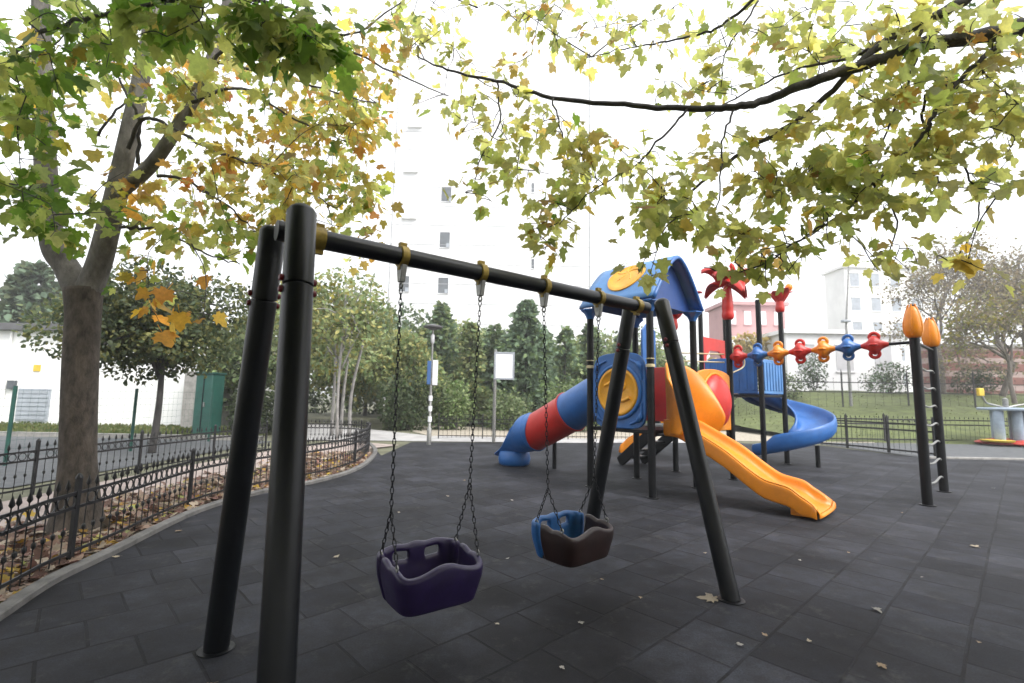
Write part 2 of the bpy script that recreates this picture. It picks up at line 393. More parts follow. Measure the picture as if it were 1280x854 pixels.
GREEN = [(.055, .11, .015), (.075, .14, .018), (.10, .165, .022), (.13, .18, .03)]
YGREEN = [(.28, .30, .09), (.32, .32, .10), (.24, .27, .085), (.36, .33, .11), (.29, .31, .13)]
YELL = [(.34, .22, .03), (.38, .26, .04), (.30, .17, .03)]
ORAN = [(.30, .10, .03), (.24, .09, .035), (.36, .16, .04)]
DRY = [(.20, .13, .105), (.28, .20, .16), (.12, .07, .055), (.36, .30, .24), (.17, .09, .075), (.24, .19, .15)]
def pal(ws):
    ps, pr = zip(*ws); k = rng.choice(len(ps), p=np.array(pr) / sum(pr)); p = ps[k]
    return np.array(p[rng.integers(len(p))]) * rng.uniform(0.75, 1.25)

class Tree:
    """a tree with branches given as curves and leaf sprays hung on twigs that grow from the nearest branch"""
    def __init__(s): s.wood = MB(); s.twig = MB(); s.limbs = MB(); s.sk = []; s.L = []
    def limb(s, pts, r0, r1, n=10, wob=0.0, twig=False):
        P = catmull(pts, 7); m = len(P)
        if wob: P = [p + rng.normal(0, wob, 3) for p in P]
        rs = [r0 + (r1 - r0) * (i / (m - 1)) for i in range(m)]
        (s.twig if twig else s.limbs).tube(P, rs, n); s.sk += P; return P
    def spray(s, c, nl, spread, size, ws, lift=0.0):
        sk = np.array(s.sk); d = np.linalg.norm(sk - c, axis=1) + rng.uniform(0, 0.25, len(sk)); a = sk[np.argmin(d)]
        ln = np.linalg.norm(c - a)
        mid = lerp(a, c, 0.5) + rng.normal(0, 0.06 * ln + 0.01, 3) + np.array([0, 0, 0.08 * ln])
        P = catmull([a, mid, c], 4); r = 0.0035 + 0.004 * ln
        s.twig.tube(P, [r + (0.0022 - r) * i / (len(P) - 1) for i in range(len(P))], 5, False)
        s.sk += P[3:]
        dirv = (c - mid) / (np.linalg.norm(c - mid) + 1e-6)
        w0 = pal(ws)
        for k in range(nl):
            t = rng.uniform(0.35, 1.0) if ln < 1.2 else rng.uniform(0.7, 1.0)
            b = P[min(len(P) - 1, int(t * (len(P) - 1) + 0.5))]
            p = b + rng.normal(0, spread, 3) * np.array([1, 1, 0.7])
            out = p - b; tip = out / (np.linalg.norm(out) + 1e-6) * 0.6 + dirv * 0.3 + np.array([0, 0, -0.55]) + rng.normal(0, 0.35, 3)
            nor = rng.normal(0, 0.5, 3) + np.array([0, -0.6, 0.6])
            col = 0.45 * w0 + 0.55 * pal(ws)
            s.L.append((p, tip, nor, size * rng.uniform(0.5, 1.3), col))
    def vol(s, px, py, rx, ry, Y0, Y1, ncl, nl, size, ws, spread=0.11):
        for _ in range(ncl):
            a = rng.uniform(0, 2 * math.pi); q = math.sqrt(rng.uniform(0, 1))
            c = at(px + rx * q * math.cos(a), py + ry * q * math.sin(a), rng.uniform(Y0, Y1))
            s.spray(c, max(1, int(rng.normal(nl, nl * 0.3))), spread, size, ws)
    def finish(s, root, bark_, mleaf, tb=None, lb=None):
        if s.wood.v: s.wood.build('trunk', bark_, root, 180)
        s.limbs.build('limb', lb or bark_, root, 180)
        if s.twig.v: s.twig.build('branch', tb or bark_, root, 180)
        p, t, n, z, c = zip(*s.L)
        leaves('crown', p, t, n, z, c, mleaf, root)

# ------------------------------------------------------------------ ground
def sheet(name, poly, z, m, kind='structure'):
    mb = MB(); mb.add([(p[0], p[1], z) for p in poly], [tuple(range(len(poly)))])
    o = mb.build(name, m, None, None); tag(o, kind=kind); return o
sheet('ground', [(-400, -60), (400, -60), (400, 700), (-400, 700)], -0.02, GBASE)
CURB = [gr(*p) for p in ((-420, 980), (-60, 812), (0, 777), (70, 730), (143, 694), (250, 641), (330, 617), (400, 603), (445, 589), (466, 575), (471, 562), (455, 549))]
CURBC = catmull(CURB, 6)
court = [(-3.6, -8), (14, -8), (14, 15.6), (9, 16.2), (3, 16.0)] + [(-4.4, 15.7)] + [(p[0] - 0.03, p[1]) for p in reversed(CURBC)]
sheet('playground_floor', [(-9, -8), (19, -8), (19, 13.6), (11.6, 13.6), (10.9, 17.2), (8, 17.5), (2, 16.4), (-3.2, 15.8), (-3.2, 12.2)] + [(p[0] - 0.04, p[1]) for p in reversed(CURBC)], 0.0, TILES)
bed = [(p[0] - 0.05, p[1]) for p in CURBC]
sheet('planting_bed', bed + [(-5.2, 12.4), (-5.5, 8.5), (-5.3, 5.5), (-5.6, 2.0)], 0.012, SOIL)
sheet('paved_path', [(-6.6, -2), (-5.35, 1.5), (-5.1, 5.5), (-5.2, 8.5), (-4.4, 12.6), (-3.3, 14.6), (-5.2, 15.5), (-6.2, 12.6), (-6.6, 8.5), (-6.7, 5.0), (-7.4, 1)], 0.02, PATHM)
sheet('grey_path', [(-7.5, 15.85), (2.2, 16.5), (8, 17.6), (8, 18.4), (-3, 18.3), (-9, 24), (-11, 24)], 0.002, PATHG)
sheet('gravel_area', [(-3, 18.35), (14, 18.6), (16, 24), (-6, 24)], -0.006, GRAVEL)
sheet('side_road', [(-40, 7.5), (-7.6, 7.5), (-7.4, 15.3), (-40, 15.6)], 0.0, ROADM)
sheet('front_lawn', [(-40, 15.9), (-8.5, 15.6), (-9.2, 22), (-40, 21)], 0.02, GRASSM)
sheet('exercise_area', [(11.7, 13.75), (40, 13.75), (40, 19.5), (11.2, 18.5)], 0.0, ROADM)
# edge kerb
def kerb(name, pts, wd, ht, m):
    P = []
    for i, p in enumerate(pts):
        d = pts[min(i + 1, len(pts) - 1)] - pts[max(i - 1, 0)]; d[2] = 0; d /= np.linalg.norm(d); nx = np.array([-d[1], d[0], 0]); b = np.array([p[0], p[1], 0])
        P.append([b + np.array([0, 0, -0.05]), b + np.array([0, 0, ht - .008]), b + nx * 0.012 + np.array([0, 0, ht]), b + nx * (wd - .012) + np.array([0, 0, ht]), b + nx * wd + np.array([0, 0, ht - .008]), b + nx * wd + np.array([0, 0, -0.05])])
    mb = MB(); mb.grid(P); o = mb.build(name, m, None, 30); tag(o, kind='structure'); return o
KERBM = plain('kerb_stone', (0.13, 0.125, 0.12), 0.85, 0, 0.35, 6, 0.4, 0.5)
kerb('bed_kerb', CURBC, 0.11, 0.05, KERBM)
kerb('court_kerb', [np.array(p, float) for p in ((11.6, 13.62, 0), (19, 13.62, 0), (40, 13.62, 0))], 0.14, 0.05, CONC)
kerb('lawn_kerb', [np.array(p, float) for p in ((-7.9, 15.45, 0), (-20, 15.5, 0), (-40, 15.6, 0))], -0.2, 0.12, CONC)
# grassy bank on the right
P = []
for i in range(16):
    t = i / 15; Y = 18.8 + 15 * t; z = 2.35 * (t ** 0.8)
    P.append([np.array([11.5 + x * 2.2 - (0.6 * t), Y + 0.25 * math.sin(x), z * min(1, 0.35 + x * .16) + 0.05 * math.sin(x * 2.1 + i) - 0.02]) for x in range(24)])
mb = MB(); mb.grid(P); o = mb.build('grass_bank', GRASSM, None, 180); tag(o, kind='structure')
# grass blades, uncountable
n = 9000
gx = rng.uniform(0, 23, n); gt = rng.uniform(0, 1, n)
gz = 2.35 * (gt ** 0.8) * np.minimum(1, 0.35 + gx * .16)
pos = np.stack([11.5 + gx * 2.2 - .6 * gt, 18.8 + 15 * gt, gz - 0.02], 1)
tip = np.stack([rng.normal(0, 1, n), rng.normal(0, 1, n), np.full(n, .5)], 1)
gc = np.array([(.08, .105, .03), (.10, .12, .035), (.13, .13, .055), (.065, .09, .025)])[rng.integers(0, 4, n)]
o = leaves('grass', pos, tip, rng.normal(0, .3, (n, 3)) + np.array([0, 0, 1.0]), rng.uniform(.04, .10, n), gc, FARLEAF, None, 'small'); tag(o, kind='stuff')
n = 5000
pos = np.stack([rng.uniform(-30, -9, n), rng.uniform(15.9, 20.6, n), np.full(n, .02)], 1)
o = leaves('lawn_grass', pos, np.stack([rng.normal(0, .3, n), rng.normal(0, .3, n), np.ones(n)], 1), rng.normal(0, 1, (n, 3)), rng.uniform(.06, .16, n), gc[:n], FARLEAF, None, 'small'); tag(o, kind='stuff')

# ------------------------------------------------------------------ swing frame
bd = np.array([0.7835, 0.6214, 0]); sd = np.array([0.6214, -0.7835, 0])
ZB = 2.343; N0 = np.array([-1.223, 2.4345, ZB]); F0 = N0 + bd * 3.13
sw = thing('swing_frame', 'black steel A-frame swing stand with round legs and top beam', 'swing frame', (0.0, 3.4, 0))
R_ = 0.068
tops = [at(377.5, 262, 2.24), N0 - sd * .17 + np.array([0, 0, .06]), F0 + sd * .17 + np.array([0, 0, .04]), F0 - sd * .17 + np.array([0, 0, .03])]
feet = [gr(336, 1030), gr(270, 812), gr(914, 750), gr(734, 687)]
for tpt, ft in zip(tops, feet):
    ft = np.array([ft[0], ft[1], 0.0]); d = (tpt - ft) / np.linalg.norm(tpt - ft); L = np.linalg.norm(tpt - ft)
    tj = 1 - 0.40 / L
    mb = MB(); x = ft + d * (L * tj)
    mb.lathe([(R_, 0), (R_, L * tj - .006), (R_ - .004, L * tj - .002)], ft, d, 28)
    mb.lathe([(R_ - .012, L * tj - .003), (R_ - .012, L * tj + .006)], ft, d, 28)
    mb.lathe([(R_ - .004, L * tj + .004), (R_ + .0, L * tj + .008), (R_, L - .02), (R_ - .012, L), (R_ * .6, L + .012), (.01, L + .015)], ft, d, 28)
    leg = mb.build('leg', SWINGP, sw, 40)
    side = np.cross(d, sd); side /= np.linalg.norm(side)
    for sg in (-1, 1):
        for dz in (-.025, .03):
            m2 = MB(); m2.lathe([(.017, 0), (.017, .010), (.013, .018), (.004, .021)], x + d * dz + side * sg * (R_ - .004), side * sg, 14)
            m2.build('bolt_cap', DRED, leg, 40)
    m3 = MB(); m3.lathe([(.098, .002), (.098, .006), (.085, .008), (.076, .009)], (ft[0], ft[1], 0), (0, 0, 1), 24)
    m3.build('base_ring', BLACK, leg, 30)
bs = N0 - bd * 0.02; be = F0 + bd * 0.02
mb = MB(); mb.lathe([(.054, 0), (.054, np.linalg.norm(be - bs))], bs, bd, 32); mb.build('beam', SWINGP, sw, 40)
def clampring(t, wd=.05):
    m2 = MB(); c = N0 + bd * (t - wd / 2)
    m2.lathe([(.0543, 0), (.066, .003), (.066, wd - .003), (.0543, wd)], c, bd, 28, False)
    m2.box(N0 + bd * t + np.array([0, 0, .071]), (wd * .9, .03, .028), ex=bd)
    m2.box(N0 + bd * t - np.array([0, 0, .071]), (wd * .9, .03, .028), ex=bd)
    return m2
for t in (0.19, 3.0):
    clampring(t, .065).build('clamp', CLAMP, sw, 40)
HANG = [0.692, 1.277, 1.864, 2.483]; HP = []
for t in HANG:
    h = clampring(t).build('hanger', CLAMP, sw, 40)
    c = N0 + bd * t
    m2 = MB(); m2.prism([(-.042, -.056), (.042, -.056), (.020, -.16), (-.020, -.16)], c, sd, (0, 0, 1), .034)
    m2.build('bracket', STEEL, h, 30, .004)
    m3 = MB(); m3.torus(c + np.array([0, 0, -.18]), bd, .018, .006); m3.build('eye_bolt', STEEL, h, 180)
    HP.append(c + np.array([0, 0, -.195]))

# ------------------------------------------------------------------ swing seats
def chain_mb(mb, p, q, pitch=.034, ww=.0095, wr=.0036):
    p = np.array(p, float); q = np.array(q, float); L = np.linalg.norm(q - p); n = max(2, int(L / pitch)); d = (q - p) / L; x, y, _ = basis(d)
    for i in range(n):
        c = p + d * (L * (i + .5) / n); a = x if i % 2 else y; hl = L / n * .5 + wr * 1.2
        pts = []
        for k in range(8):
            th = 2 * math.pi * k / 8; cx = math.cos(th) * ww; cy = math.sin(th)
            pts.append(c + a * cx + d * (np.sign(cy) * (hl - ww) * (1 if abs(cy) > .1 else 0) + cy * ww))
        nrm = np.cross(a, d); v = []; f = []
        for k in range(8):
            o = (pts[k] - c); o /= np.linalg.norm(o)
            for j in range(4):
                b = 2 * math.pi * j / 4; v.append(pts[k] + o * wr * math.cos(b) + nrm * wr * math.sin(b))
        for k in range(8):
            for j in range(4): f.append((k * 4 + j, ((k + 1) % 8) * 4 + j, ((k + 1) % 8) * 4 + (j + 1) % 4, k * 4 + (j + 1) % 4))
        mb.add(v, f)

def swing_seat(label, cen, yaw, h0, h1, matF, matB, zs):
    """toddler bucket seat: moulded tub with a waved front guard and a pierced back guard; local x along the beam, -y to the front"""
    root = thing('toddler_swing', label, 'swing seat', cen, 'toddler swing seats')
    cx = np.array([math.cos(yaw), math.sin(yaw), 0]); cy = np.array([-math.sin(yaw), math.cos(yaw), 0]); cz = np.array([0, 0, 1.0])
    cen = np.array(cen, float); A, B = .28, .225
    def sup(th, a, b, e=.34):
        c, s_ = math.cos(th), math.sin(th)
        return np.sign(c) * abs(c) ** e * a, np.sign(s_) * abs(s_) ** e * b
    def ring(th, z):
        k = .84 + .16 * min(1, z / .16)
        x, y = sup(th, A * k, B * k); return cen + cx * x + cy * y + cz * z
    ths = np.linspace(0, 2 * math.pi, 721); pl = np.array([sup(t, A, B) for t in ths]); cum = np.concatenate([[0], np.cumsum(np.linalg.norm(np.diff(pl, axis=0), axis=1))])
    def tha(fr): return np.interp((fr % 1.0) * cum[-1], cum, ths)          # even steps round the rim
    def top(th):                                   # front is sin(th) < 0
        x, y = sup(th, 1, 1)
        side = math.exp(-((abs(x) - 1) / .16) ** 2)
        if y < 0: return .215 + .05 * math.exp(-(x / .42) ** 2) + .04 * side * math.exp(-((y + .35) / .45) ** 2)
        return .25 + .04 * abs(math.cos(x * math.pi * 1.0 + math.pi / 2)) + .045 * math.exp(-(x / .16) ** 2) + .02 * side
    def wall(f0, f1, nx, nz, holes):
        mb = MB(); P = []
        for j in range(nz + 1):
            P.append([ring(tha(f0 + (f1 - f0) * i / nx), top(tha(f0 + (f1 - f0) * i / nx)) * j / nz) for i in range(nx + 1)])
        v = [p for r in P for p in r]; f = []
        for j in range(nz):
            for i in range(nx):
                if (i, j) in holes: continue
                f.append((j * (nx + 1) + i, j * (nx + 1) + i + 1, (j + 1) * (nx + 1) + i + 1, (j + 1) * (nx + 1) + i))
        return mb.add(v, f)
    pi = math.pi
    f = wall(.455, 1.045, 44, 6, set()); f.build('front_guard', matF, root, 180, 0, .042, 2, -1)
    nx = 26; holes = {(i, j) for i in (7, 8, 9, 10, 15, 16, 17, 18) for j in (4,)}
    b = wall(.06, .44, nx, 6, holes)
    b.build('back_guard', matB, root, 180, 0, .044, 2, -1)
    m = MB(); Q = []
    for k, zz in ((1.0, .012), (.9, 0.0), (.0, -.004)):
        Q.append([cen + cx * sup(2 * pi * i / 32, A * .84 * k, B * .84 * k)[0] + cy * sup(2 * pi * i / 32, A * .84 * k, B * .84 * k)[1] + cz * zz for i in range(32)])
    m.grid(Q, True); m.build('seat', matF, root, 180, 0, .03, 1, 1)
    m = MB(); Q = []
    for k, zz in ((1.0, .05), (.5, .038), (.0, .036)):
        Q.append([cen + cx * sup(2 * pi * i / 32, A * .8 * k, B * .8 * k)[0] + cy * sup(2 * pi * i / 32, A * .8 * k, B * .8 * k)[1] + cz * zz for i in range(32)])
    m.grid(Q, True); m.build('seat_pad', matF, root, 180, 0, .01, 1, 1)
    # hanging chains: one from each hanger, dividing to a front and a back eye
    for hp, sx in ((h0, -1), (h1, 1)):
        fe = cen + cx * sx * A * .93 - cy * B * .55 + cz * (.262); bk = cen + cx * sx * A * .90 + cy * B * .62 + cz * .27
        sp = lerp(fe, bk, .5); sp = lerp(sp, hp, zs[0 if sx < 0 else 1])
        mb = MB(); chain_mb(mb, hp, sp); ch = mb.build('chain', CHAIN, root, 180)
        for e in (fe, bk):
            mb = MB(); chain_mb(mb, sp, e); mb.build('chain_strand', CHAIN, ch, 180)
            m2 = MB(); m2.torus(e + np.array([0, 0, -.004]), cx, .014, .005); m2.build('shackle', STEEL, ch, 180)
    return root
def mid(a, b): return (a + b) / 2
c1 = mid(HP[0], HP[1]); c2 = mid(HP[2], HP[3]); yaw0 = math.atan2(bd[1], bd[0])
swing_seat('purple bucket swing seat hanging on chains nearest the camera', (c1[0] - .02, c1[1] - .02, .29), yaw0 - .05, HP[0], HP[1], PURPLE, PURPLE, (.17, .24))
swing_seat('brown bucket swing seat with a blue back, on chains', (c2[0] + .01, c2[1] + .03, .30), yaw0 + .06, HP[2], HP[3], BROWN, SBLUE, (.17, .19))

# ------------------------------------------------------------------ climbing structure
u = np.array([.743, .669, 0]); v = np.array([.669, -.743, 0]); Z = np.array([0, 0, 1.0])
P3 = np.array([2.19, 7.56, 0]); P5 = P3 + 1.4 * u; P1 = P3 - 1.2 * v; P2 = P1 + 1.4 * u; P6 = P5 + 1.45 * u; P4 = P6 - 1.2 * v
P8 = np.array([6.75, 11.93, 0]); P7 = P8 - 1.4 * u; P9 = P7 - 1.4 * v; P10 = P8 - 1.4 * v
T1 = np.array([6.25, 7.39, 0]); T2 = T1 + 1.72 * u
ps = thing('play_structure', 'large playground climbing structure with blue roof, coloured slides and black posts', 'play structure', (3.4, 9.2, 0))
PR = .058
def post(p, ht, r=PR):
    m = MB(); m.lathe([(r + .035, 0.001), (r + .035, .012), (r, .016), (r, ht - .01), (r - .01, ht), (.005, ht + .004)], p, (0, 0, 1), 20)
    return m.build('post', BLACK, ps, 35)
RT = 3.06
posts = {k: post(p, h) for k, p, h in (('1', P1, RT), ('2', P2, RT), ('3', P3, RT), ('5', P5, RT), ('6', P6, 3.24), ('4', P4, 3.12), ('7', P7, 3.85), ('8', P8, 3.85), ('9', P9, 3.85), ('10', P10, 3.85))}
t1 = post(T1, 2.62, .066); t2 = post(T2, 2.62, .066)
def tulip(p, parent):
    m = MB(); m.lathe([(.07, 2.52), (.10, 2.55), (.122, 2.63), (.124, 2.72), (.108, 2.84), (.082, 2.94), (.055, 3.0), (.03, 3.02)], p, (0, 0, 1), 20)
    # three petal ridges
    for k in range(5):
        a = k * 2 * math.pi / 5; q = [np.array(p) + np.array([math.cos(a) * r, math.sin(a) * r, z]) for r, z in ((.098, 2.56), (.12, 2.65), (.12, 2.74), (.102, 2.85), (.066, 2.98), (.04, 3.05))]
        m.tube(catmull(q, 3), .012, 6)
    m.build('tulip_cap', ORANGE, parent, 60)
    m = MB(); m.lathe([(.03, 3.015), (.034, 3.03), (.02, 3.05), (.004, 3.055)], p, (0, 0, 1), 10); m.build('cap_tip', BROWN, parent, 40)
tulip(T1, t1); tulip(T2, t2)
def flower(p, z, parent, s0_=1.0, a0=.3):
    m = MB(); m.lathe([(.06, z - .12), (.10, z - .1), (.12, z), (.09, z + .08), (.10, z + .16), (.05, z + .3), (.02, z + .34)], p, (0, 0, 1), 16)
    for k in range(6):
        a = a0 + k * math.pi / 3; s = s0_ * rng.uniform(.7, 1.25); o = np.array([math.cos(a), math.sin(a), 0]); t = np.array([-math.sin(a), math.cos(a), 0]); G = []
        for i in range(9):
            q = i / 8; rr = (.07 + .56 * q) * s; zz = z + .10 + s * (1.02 * q - .45 * q ** 2.6); wd = s * (.05 + .23 * math.sin(math.pi * min(1, q * .92 + .08)) ** .8) * (1 - .75 * q ** 4)
            c = np.array(p) + o * rr + Z * zz
            G.append([c - t * wd + Z * .05 * s, c - t * wd * .5, c + Z * .035 * s, c + t * wd * .5, c + t * wd + Z * .05 * s])
        m.grid(G)
    m.build('flower_cap', RED, parent, 180, 0, .022, 1)
    m = MB(); cc = np.array(p) + np.array([.22, -.05, z + .52]) * 1.0
    m.lathe([(.01, -.1), (.07, -.07), (.09, 0), (.07, .07), (.01, .1)], cc, (.3, 0, 1), 12); m.build('flower_bud', ORANGE, parent, 60)

def palm(p, z, parent):
    p = np.array(p, float); m = MB(); m.lathe([(.062, z - .14), (.11, z - .12), (.125, z - .03), (.10, z + .05), (.12, z + .12), (.095, z + .22), (.11, z + .30), (.085, z + .42), (.09, z + .50), (.03, z + .58)], p, (0, 0, 1), 16)
    for k in range(7):
        a = .35 + k * 2 * math.pi / 7; o = np.array([math.cos(a), math.sin(a), 0]); t = np.array([-math.sin(a), math.cos(a), 0]); G = []; s = rng.uniform(.85, 1.15); lift = rng.uniform(.25, .75)
        for i in range(9):
            q = i / 8; rr = .05 + .50 * q * s; zz = z + .56 + s * (lift * q * 1.5 - .75 * q ** 2); wd = s * (.05 + .17 * math.sin(math.pi * min(1, q * .9 + .1)) ** .8) * (1 - .7 * q ** 4)
            c = p + o * rr + Z * zz
            G.append([c - t * wd - Z * .06, c - t * wd * .5 - Z * .01, c + Z * .03, c + t * wd * .5 - Z * .01, c + t * wd - Z * .06])
        m.grid(G)
    m.build('flower_cap', RED, parent, 180, 0, .024, 1)
    m = MB(); m.tube(catmull([p + Z * (z + .5), p + np.array([.12, -.05, z + .78]), p + np.array([.05, -.1, z + 1.0])], 5), [.06] * 5 + [.05] * 5 + [.02], 10); m.build('flower_tip', RED, parent, 180)
    m = MB(); m.lathe([(.01, -.16), (.07, -.1), (.085, 0), (.06, .1), (.01, .16)], p + np.array([.26, -.14, z + .62]), (.8, -.3, .35), 12); m.build('flower_bud', ORANGE, parent, 60)
palm(P6, 3.24, posts['6']); flower(P8, 3.85, posts['8'], .6, .6); flower(P4, 3.12, posts['4'], .9, .8)
# decks
def deck(a, b, c, d, z):
    m = MB(); k = [np.array(q) for q in (a, b, c, d)]; ce = sum(k) / 4; k = [q + (ce - q) * .02 for q in k]
    m.add([q + Z * (z - .06) for q in k] + [q + Z * z for q in k], [(3, 2, 1, 0), (4, 5, 6, 7), (0, 1, 5, 4), (1, 2, 6, 5), (2, 3, 7, 6), (3, 0, 4, 7)])
    m.build('platform', BLACK, ps, 30, .006)
DZ, DZ3 = 1.02, 1.66
deck(P1, P3, P5, P2, DZ); deck(P2 + u * .06, P5 + u * .06, P6, P4, DZ + .003); deck(P9, P7, P8, P10, DZ3)
# roof over the first deck: a curved gable, ridge along v
ce = (P1 + P3 + P5 + P2) / 4; hl = .6 + .13; hw = .7 + .10
def rp(s_, t): # s_ along v (-1..1), t across u (-1..1)
    a = abs(t); z = RT - .02 + .86 * (1 - a ** 1.6) + .05 * a ** 6
    return ce + v * s_ * hl + u * t * hw + Z * z
m = MB(); m.grid([[rp(-1 + 2 * i / 10, -1 + 2 * j / 20) for j in range(21)] for i in range(11)])
roof = m.build('roof', LBLUE, ps, 180, 0, .045, 0, -1)
for s_ in (-1, 1):
    m = MB(); G = []
    for j in range(25):
        t = -1 + 2 * j / 24; p = rp(s_, t); G.append(p)
    m.tube(G, .038, 8); m.build('roof_edge', BLUE, roof, 180)
    m = MB(); poly = [(t * hw * .93, (.86 * (1 - abs(t) ** 1.6)) * .92) for t in np.linspace(-1, 1, 17)]
    m.prism(poly, ce + v * s_ * (hl - .2) + Z * (RT + .0), u, Z, .03)
    m.build('gable_panel', DBLUE, roof, 30)
m = MB()                                           # raised oval on both slopes
for sg in (-1, 1):
    G = []
    for k, lift in ((1.0, .004), (.97, .065), (.8, .075), (.74, .06), (.3, .068), (.001, .07)):
        row = []
        for i in range(32):
            a = 2 * math.pi * i / 32; s_ = .50 * k * math.cos(a); t = sg * (.52 + .30 * k * math.sin(a))
            p = rp(s_, t); q = rp(s_, t + .01 * sg); nn = np.cross(q - p, v); nn /= np.linalg.norm(nn); nn *= np.sign(nn[2]); row.append(p + nn * lift)
        G.append(row)
    m.grid(G, True)
    for k in range(5):
        a = k * 2 * math.pi / 5 + .4; pts = []
        for r_ in (.08, .25, .45, .6):
            b = a + r_ * .9; p = rp(.5 * r_ * math.cos(b), sg * (.52 + .3 * r_ * math.sin(b))); pts.append(p + Z * .085)
        m.tube(catmull(pts, 3), .02, 6)
m.build('roof_oval', YELLOW, roof, 60)
for q in (P1, P2, P3, P5):
    m = MB(); m.lathe([(.062, RT - .16), (.075, RT - .12), (.10, RT - .07), (.17, RT - .01), (.17, RT + .01)], q, (0, 0, 1), 8)
    m.build('roof_bracket', BLUE, roof, 30)
for q, z in ((P1, 2.05), (P3, 2.03)):
    m = MB(); m.lathe([(.059, z - .025), (.07, z - .02), (.07, z + .02), (.059, z + .025)], q, (0, 0, 1), 16, False)
    m.build('clamp', BEIGE, ps, 40)
    m = MB(); m.torus(np.array(q) + Z * (z + .11), Z, .064, .008, 16, 6); m.build('clamp', BEIGE, ps, 180)
# blue panel with a round ochre disc between the first two posts
def disc(m, c, nrm, R, n=36):
    prof = [(R, -.01), (R, .03), (R * .95, .045), (R * .86, .045), (R * .82, .025), (R * .3, .04), (.003, .045)]
    m.lathe(prof, c, nrm, n)
a = P1 + v * .07; b = P3 - v * .07; W_ = np.linalg.norm(b - a); ctr = (a + b) / 2 + Z * 1.62
m = MB(); hw2 = W_ / 2 - .005
out = []
for i in range(48):
    th = 2 * math.pi * i / 48; e = .38; x = np.sign(math.cos(th)) * abs(math.cos(th)) ** e * hw2; z = np.sign(math.sin(th)) * abs(math.sin(th)) ** e * .60
    z += .05 * math.cos(x / hw2 * math.pi * .5) * (1 if z > 0 else -.0); out.append((x, z))
m.prism(out, ctr, v, Z, .05)
pan = m.build('panel', BLUE, ps, 35, .015)
nrm = -u
m = MB(); m.torus(ctr + nrm * .03, nrm, .43, .035, 40, 8)
for sx in (-1, 1):
    for sz in (-1, 1):
        pts = [ctr + nrm * .03 + v * sx * hw2 * .86 + Z * sz * .18, ctr + nrm * .035 + v * sx * hw2 * .8 + Z * sz * .42, ctr + nrm * .03 + v * sx * hw2 * .45 + Z * sz * .52]
        m.tube(catmull(pts, 5), [.02] * 4 + [.045] * 3 + [.02] * 4, 8)
m.build('panel_moulding', BLUE, pan, 60)
m = MB(); disc(m, ctr + nrm * .02, nrm, .40)
for k in range(4):
    pts = [ctr + nrm * .05 + v * (.25 * math.cos(a_)) * r_ + Z * (.25 * math.sin(a_)) * r_ for r_, a_ in ((.3, k * 1.57), (.7, k * 1.57 + .5), (1.05, k * 1.57 + 1.2))]
    m.tube(catmull(pts, 4), .03, 8)
m.build('disc', YELLOW, pan, 60)
# red side edges beside the panel (next face seen edge-on)
m = MB(); m.prism([(-.5, -.5), (.5, -.5), (.5, .35), (.3, .5), (-.3, .5), (-.5, .35)], (P2 + P5) / 2 + Z * 1.6, v, Z, .04); m.build('panel', RED, ps, 35, .012)
# hood and straight orange slide, out of the face between posts 3 and 5
sdv = np.array([.712, -.702, 0]); spu = np.array([.702, .712, 0])
st = (P3 + P5) / 2 - sdv * .05
hood = MB(); G = []
for i in range(13):
    q = i / 12; row = []
    depth = .42 * math.sin(math.pi * (.15 + .7 * q))
    for j in range(21):
        t = -1 + 2 * j / 20; x = t * .64; zt = DZ - .06 + 1.16 * (1 - abs(t) ** 3.5 * .25)
        wing = abs(t)
        f_ = (.60 if t > 0 else .5) * max(0, wing - .42) / .58
        zz = DZ - .06 + (zt - DZ + .06) * q
        o_ = f_ * (1 - .95 * abs(q - .3) ** 1.3) if wing > .42 else 0
        row.append(st + spu * x + sdv * (.05 + o_) + Z * zz)
    G.append(row)
vv = [p for r in G for p in r]; ff = []
for i in range(12):
    for j in range(20):
        t = -1 + 2 * (j + .5) / 20
        if abs(t) < .43 and i < 8: continue
        ff.append((i * 21 + j, i * 21 + j + 1, (i + 1) * 21 + j + 1, (i + 1) * 21 + j))
hood.add(vv, ff); hood.build('slide_hood', ORANGE, ps, 180, 0, .05, 2, 0)
prof = [(0, DZ), (.22, DZ - .01), (.45, DZ - .12), (.9, .66), (1.22, .43), (1.44, .29), (1.60, .25), (1.76, .215), (1.90, .12), (2.02, .08), (2.08, .07)]
PC = catmull([np.array([a_, b_, 0.]) for a_, b_ in prof], 4); G = []
def slide_rows(PC, wid, wall_h):
    G = []
    n = len(PC)
    for i, q in enumerate(PC):
        s_ = q[0]; z = q[1]; k = i / (n - 1); e = 1.0 if k < .9 else 1 + .12 * (k - .9) / .1
        hgt = wall_h * (1 - .55 * max(0, (k - .82) / .18)); w_ = wid * e
        G.append([(s_, x * w_, z + zz * hgt) for x, zz in ((-1.0, .92), (-.94, 1.0), (-.86, .94), (-.82, .45), (-.70, .06), (-.35, 0), (0, -.02), (.35, 0), (.70, .06), (.82, .45), (.86, .94), (.94, 1.0), (1.0, .92))])
    return G
G = [[st + sdv * (a_ + .05) + spu * b_ + Z * c_ for a_, b_, c_ in row] for row in slide_rows(PC, .40, .165)]
m = MB(); m.grid(G)
